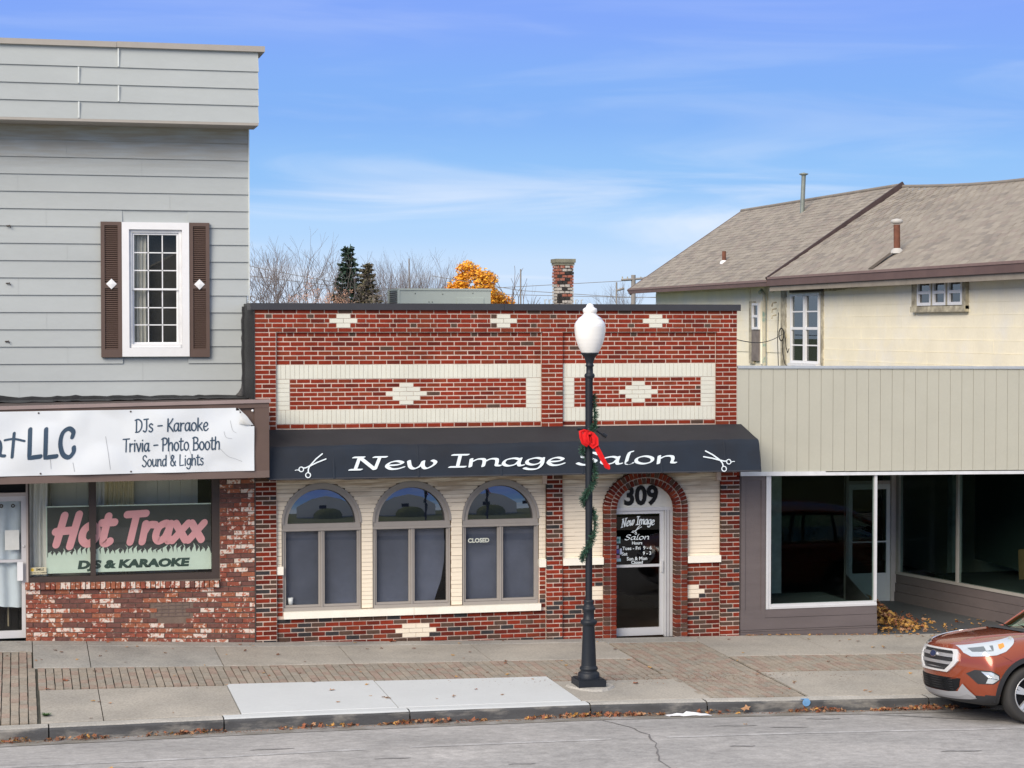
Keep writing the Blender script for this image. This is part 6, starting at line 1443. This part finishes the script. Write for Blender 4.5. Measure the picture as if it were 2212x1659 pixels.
# cabin: windscreen, roof, pillars, side glass
def cab(x, y, z): return Vector((x, y, z))
B = lambda s: [cab(1.13,s*.0,1.085), cab(1.20,s*.50,1.07), cab(1.38,s*.76,1.055)]; T_ = lambda s: [cab(2.02,0,1.625), cab(2.05,s*.38,1.615), cab(2.15,s*.575,1.585)]
M_CG = glass('car_glass', (.60,.88,.74), base=.16)
low = [B(-1)[2],B(-1)[1],B(1)[0],B(1)[1],B(1)[2]]; top = [T_(-1)[2],T_(-1)[1],T_(1)[0],T_(1)[1],T_(1)[2]]
MB().poly([p+(q-p)*.03 for p, q in zip(low,top)]+[q-(q-p)*.03 for p, q in zip(low,top)], [(i,i+1,i+6,i+5) for i in range(4)], M_CG, smooth=True).build('windscreen', None, car)
for s in (-1,1):
    MB().tube([B(s)[2]+Vector((-.14,0,-.01)), B(s)[2], T_(s)[2], cab(2.9,s*.60,1.62), cab(3.7,s*.58,1.58), cab(4.15,s*.60,1.40), cab(4.32,s*.70,1.14)], [.025,.035,.04,.04,.04,.045,.04], 8).build('roof_rail_pillar', M_CP, car)
    MB().poly([cab(1.42,s*.79,1.08), cab(2.16,s*.615,1.555), cab(2.9,s*.635,1.585), cab(3.65,s*.63,1.54), cab(4.05,s*.66,1.35), cab(3.9,s*.80,1.12), cab(2.6,s*.82,1.09)], [tuple(range(7))], M_CG).build('side_glass', None, car)
    for xb, xt in ((2.45,2.60),(3.40,3.35)): MB().tube([cab(xb,s*.83,1.08), cab(xt,s*.64,1.60)], .03, 6).build('pillar', M_CPL, car)
    MB().box(1.82,1.94,min(s*.90,s*1.10),max(s*.90,s*1.10),1.10,1.24).box(1.86,1.90,min(s*.84,s*.92),max(s*.84,s*.92),1.10,1.14).build('door_mirror', M_CP, car)
    for x in (1.45,2.50,3.42):
        vs = []
        for k in range(9):
            z = .36+.66*k/8; h, n_ = hit((x, s*2, z), (0,-s,0)); h = h or Vector((x,s*.9,z)); vs += [(x-.004, h.y+s*.0015, z), (x+.004, h.y+s*.0015, z)]
        MB().poly(vs, [(2*k,2*k+1,2*k+3,2*k+2) for k in range(8)], M_INK).build('door_seam', None, car)
rp = MB(); vs = []
XR = [2.02,2.3,2.9,3.5,3.95]; ZR = [1.625,1.665,1.68,1.655,1.60]
for x, z in zip(XR, ZR):
    for y in (-.58,-.38,0,.38,.58): vs.append((x+.10*(abs(y)/.58)**2*(x < 2.2), y, z-.045*(abs(y)/.58)**2))
rp.poly(vs, [(i*5+k,i*5+k+1,i*5+6+k,i*5+5+k) for i in range(4) for k in range(4)], M_CP, smooth=True).build('roof', None, car)
MB().poly([cab(3.97,-.56,1.57),cab(3.97,.56,1.57),cab(4.36,.70,1.14),cab(4.36,-.70,1.14)], [(0,1,2,3)], M_CG).build('rear_glass', None, car)
M_DASH = mat('dashboard', (.30,.31,.28), .7, var=.1)
MB().poly([(1.20,-.68,1.06),(1.20,.68,1.06),(1.75,.72,1.10),(1.75,-.72,1.10),(1.9,.72,.95),(1.9,-.72,.95)], [(0,1,2,3),(3,2,4,5)], M_DASH).build('dashboard', None, car)
for y in (-.36,.36): MB().box(2.35,2.47,y-.24,y+.24,.7,1.22).box(2.36,2.44,y-.13,y+.13,1.26,1.46).build('seat', M_DASH, car)
box('headliner', 2.1,3.9,-.55,.55,1.54,1.55,mat('headliner', (.40,.39,.36), .9),car)
for y in (-.45,.15): MB().tube([(1.14,y,1.10),(1.19,y+.30,1.125),(1.24,y+.55,1.13)], .008, 5).build('wiper', M_INK, car)
vs = []      # gap between bonnet and windscreen
cg = MB().poly([(1.00,-.62,1.088),(1.00,.62,1.088),(1.20,.55,1.094),(1.20,-.55,1.094)], [(0,1,2,3)], M_CPL).build('cowl', None, car)
# bonnet shut line and creases
def surf_line(name, pts, w, mt, lift):
    vs = []
    for i, (x, y) in enumerate(pts):
        h, n_ = hit((x, y, 3), (0,0,-1)); h = h or Vector((x,y,1)); d = Vector((pts[min(i+1,len(pts)-1)][0]-pts[max(i-1,0)][0], pts[min(i+1,len(pts)-1)][1]-pts[max(i-1,0)][1], 0)).normalized(); s_ = Vector((-d.y,d.x,0))*w/2
        for q in (-1, 1):
            hh, nn = hit((x+s_.x*q, y+s_.y*q, 3), (0,0,-1)); hh = hh or h; vs.append((hh.x, hh.y, hh.z+lift))
    MB().poly(vs, [(2*k,2*k+1,2*k+3,2*k+2) for k in range(len(pts)-1)], mt, smooth=True).build(name, None, car)
for s in (-1,1):
    surf_line('bonnet_seam', [(.16,s*.50),(.22,s*.60),(.40,s*.70),(.70,s*.76),(1.0,s*.78)], .007, M_INK, .0012)
    vs = []
    for k in range(14):
        x = .22+.80*k/13; y = s*(.30+.22*k/13)
        for dy, dz in ((-.05,.0008),(-.012,.014),(.0,.016),(.05,.0008)):
            h, n_ = hit((x,y+dy,3),(0,0,-1)); vs.append((x, y+dy, (h.z if h else 1)+dz*min(1,k/3+.02)))
    MB().poly(vs, [(4*k+j,4*k+j+1,4*k+5+j,4*k+4+j) for k in range(13) for j in range(3)], M_CP, smooth=True).build('bonnet_crease', None, car)
patch('bumper_seam', [(.48,.850),(.56,.80),(.62,.765),(.622,.760),(.56,.795),(.48,.845)], 'N', M_INK, .001, rings=1, sub=2)
MB().box(.50,4.3,-.72,.72,.17,.215).build('underbody', M_INK, car)
cx_, cy_ = 7.83, -5.90
zn, zf_ = g(8.9,-6.72), g(8.9,-5.10)
car.location = (cx_, cy_, (zn+zf_)/2+.004+.028); 
car.rotation_euler = (math.atan2(zf_-zn, 1.62), math.atan2(.035,1.0)*.5, 0)

# ------------------------------------------------------------------ fallen leaves, litter, a weed
LM = [mat('leaf_rust', (.27,.095,.045), .8, var=.3, vscale=20), mat('leaf_tan_dry', (.36,.20,.105), .8, var=.3, vscale=20), mat('leaf_ochre', (.48,.26,.065), .8, var=.25, vscale=20), mat('leaf_brown', (.15,.065,.035), .8, var=.3, vscale=20)]
def leaf_shape(rnd, s):
    n = 10; o = []
    for k in range(n):
        t = 2*math.pi*k/n; r = s*(1.0 if k % 2 == 0 else .52)*rnd.uniform(.75,1.1); o.append(Vector((r*math.cos(t), r*math.sin(t)*.85, rnd.uniform(-.1,.35)*s)))
    return [Vector((0,0,.12*s))]+o
def add_leaf(mb, x, y, z, s, rnd, mt, tilt=.5):
    M = Matrix.Translation((x,y,z)) @ Euler((rnd.uniform(-tilt,tilt), rnd.uniform(-tilt,tilt), rnd.uniform(0,6.28))).to_matrix().to_4x4()
    mb.poly([M @ p for p in leaf_shape(rnd, s)], [(0,k,k%10+1) for k in range(1,11)], mt)
rnd = random.Random(77)
lpl = []
for (x, y, s, m_i) in [(rnd.uniform(-3.5,9.5), rnd.uniform(-4.7,-.1), rnd.uniform(.022,.042), rnd.choice([0,1,1,2,2,3,3])) for _ in range(105)] + [(1.17,-4.2,.06,1),(.55,-3.6,.055,1),(3.4,-8.9,.06,0),(-2.4,-7.4,.05,2),(5.2,-6.2,.04,2),(-2.75,-2.6,.06,0),(4.6,-3.7,.06,0),(4.15,-3.65,.055,0),(2.0,-.1,.07,0)]:
    mb = MB(); z = g(x,y)+.008; add_leaf(mb, x, y, z, s, rnd, LM[m_i], .15)
    mb.build('fallen_leaf', None, None, label=('small dry fallen leaf lying on the sidewalk in front of the shops' if y > -5 else 'dry fallen leaf lying alone on the grey road'), cat='leaf', group=('fallen leaves scattered on the sidewalk' if y > -5 else 'single leaves on the road'))
bl = MB(); add_leaf(bl, 5.63, -5.10, g(5.63,-5.2)+.05, .085, random.Random(3), LM[1], 1.2); bl.build('fallen_leaf', None, None, label='large brown maple leaf standing against the kerb left of the blue mark', cat='leaf')
def pile(name, xa, xb, n, label, smin=.022, smax=.048, h=.04, yc=-5.09, yw=.06, mats=(0,0,0,1,1,2,3,3)):
    mb = MB(); r = random.Random(hash(label) % 1000 if False else len(label)*7+n)
    for _ in range(n):
        t = r.random(); x = xa+(xb-xa)*t; env = math.sin(math.pi*t)**.6; y = yc+r.gauss(0,yw)*env; add_leaf(mb, x, y, g(x,min(y,-5.02) if yc < -5 else y)+.012+r.random()*h*env, r.uniform(smin,smax), r, LM[r.choice(mats)], .9)
    return mb.build(name, None, None, kind='stuff', label=label, cat='leaf pile')
pile('leaf_pile', -3.6,-3.2,26,'clump of brown leaves in the gutter at the far left'); pile('leaf_pile', -3.05,-2.3,46,'loose row of orange leaves in the gutter by the left pavers'); pile('leaf_pile', -1.55,-.95,55,'leaves in the gutter by the kerb joint left of the new slab')
pile('leaf_pile', -1.9,-1.5,16,'few leaves in the gutter left of the kerb joint'); pile('leaf_pile', -.3,.65,40,'sparse leaves under the left end of the new slab'); pile('leaf_pile', .9,2.25,85,'leaf row under the middle of the new slab'); pile('leaf_pile', 2.75,4.55,190,'long leaf row in the gutter below the street lamp')
pile('leaf_pile', 4.9,5.6,26,'sparse leaves right of the white litter'); pile('leaf_pile', 6.2,7.0,75,'leaf heap in the gutter below the blue paint mark'); pile('leaf_pile', 7.35,9.4,230,'long leaf row running under the car nose')
mb = MB(); r = random.Random(99)   # the drift in the shop entry
for _ in range(900):
    t = abs(r.gauss(0,1)); a = r.uniform(0,6.28); x = 10.15+.42*t*math.cos(a)*1.0+.35*r.random(); y = 1.3+1.0*t*math.sin(a)
    if y < .05 or x < 9.78+.30*y or x > 12.35-.2*y: continue
    hgt = .42*math.exp(-((x-10.15)/.42)**2-((y-1.5)/1.0)**2)
    add_leaf(mb, x, y, g(x,0)+.012+r.random()*hgt, r.uniform(.035,.065), r, LM[r.choice((0,0,3,1,0)) if y > 1.1 else r.choice((2,2,1,2,0))], .8)
for _ in range(70):
    x = r.uniform(9.9,12.3); y = r.uniform(.0,1.4); add_leaf(mb, x, y, g(x,0)+.014, r.uniform(.03,.05), r, LM[r.choice((2,2,1))], .3)
mb.build('leaf_pile', None, None, kind='stuff', label='heap of brown and golden leaves blown into the vacant shop entry', cat='leaf pile')
mb = MB()
for _ in range(80): x = r.uniform(7.5,9.8); y = -r.uniform(.01,.09); add_leaf(mb, x, y, g(x,y)+.01, r.uniform(.018,.032), r, LM[r.choice((2,2,1,1,0))], .3)
for _ in range(36): x = r.uniform(9.8,12.5); y = -r.uniform(.01,.35); add_leaf(mb, x, y, g(x,y)+.01, r.uniform(.025,.04), r, LM[r.choice((2,2,1,1))], .3)
mb.build('leaf_litter', None, None, kind='stuff', label='thin line of golden leaves along the foot of the brown bulkhead', cat='leaf litter')
mb = MB()
for _ in range(1400): 
    x = r.uniform(-3.6,9.4); y = -5.07-abs(r.gauss(0,.07)); add_leaf(mb, x, y, g(x,y)+.006, r.uniform(.006,.016), r, LM[r.choice((3,3,0,1))], .3)
for _ in range(700):
    x = r.gauss(5.0,1.6); y = r.gauss(-3.35,.22); add_leaf(mb, x, y, g(x,y)+.002, r.uniform(.006,.014), r, LM[r.choice((3,3,3,0))], .2)
mb.build('debris', None, None, kind='stuff', label='fine brown leaf crumbs in the gutter and behind the lamp', cat='debris')
mb = MB(); vs = []; random.seed(15)
for i in range(9):
    for j in range(5): x = 4.52+.58*i/8; y = -5.27+.16*j/4-.03*i/8; vs.append((x+random.uniform(-.02,.02), y+random.uniform(-.015,.015), g(x,y)+.012+random.uniform(0,.045)*math.sin(math.pi*i/8)*(1 if j in (1,2,3) else .2)))
mb.poly(vs, [(i*5+j,i*5+j+1,i*5+6+j,i*5+5+j) for i in range(8) for j in range(4)], smooth=False).build('crumpled_paper', mat('litter_white', (.76,.77,.80), .7, var=.04), None, label='crumpled white paper litter in the gutter near the lamp', cat='litter')
mb = MB(); r = random.Random(2)
for _ in range(60):
    a = r.uniform(0,6.28); l = r.uniform(.03,.09); p = Vector((-3.02,-4.45,g(-3,-4.45)+.005)); q = p+Vector((math.cos(a)*l,math.sin(a)*l,r.uniform(.01,.04))); s_ = Vector((-math.sin(a),math.cos(a),0))*.008; mb.poly([p,(p+q)/2+s_,q,(p+q)/2-s_], [(0,1,2,3)])
mb.build('weed', mat('weed_green', (.05,.11,.03), .8, var=.2), None, label='small green weed in the sidewalk joint at lower left', cat='weed')
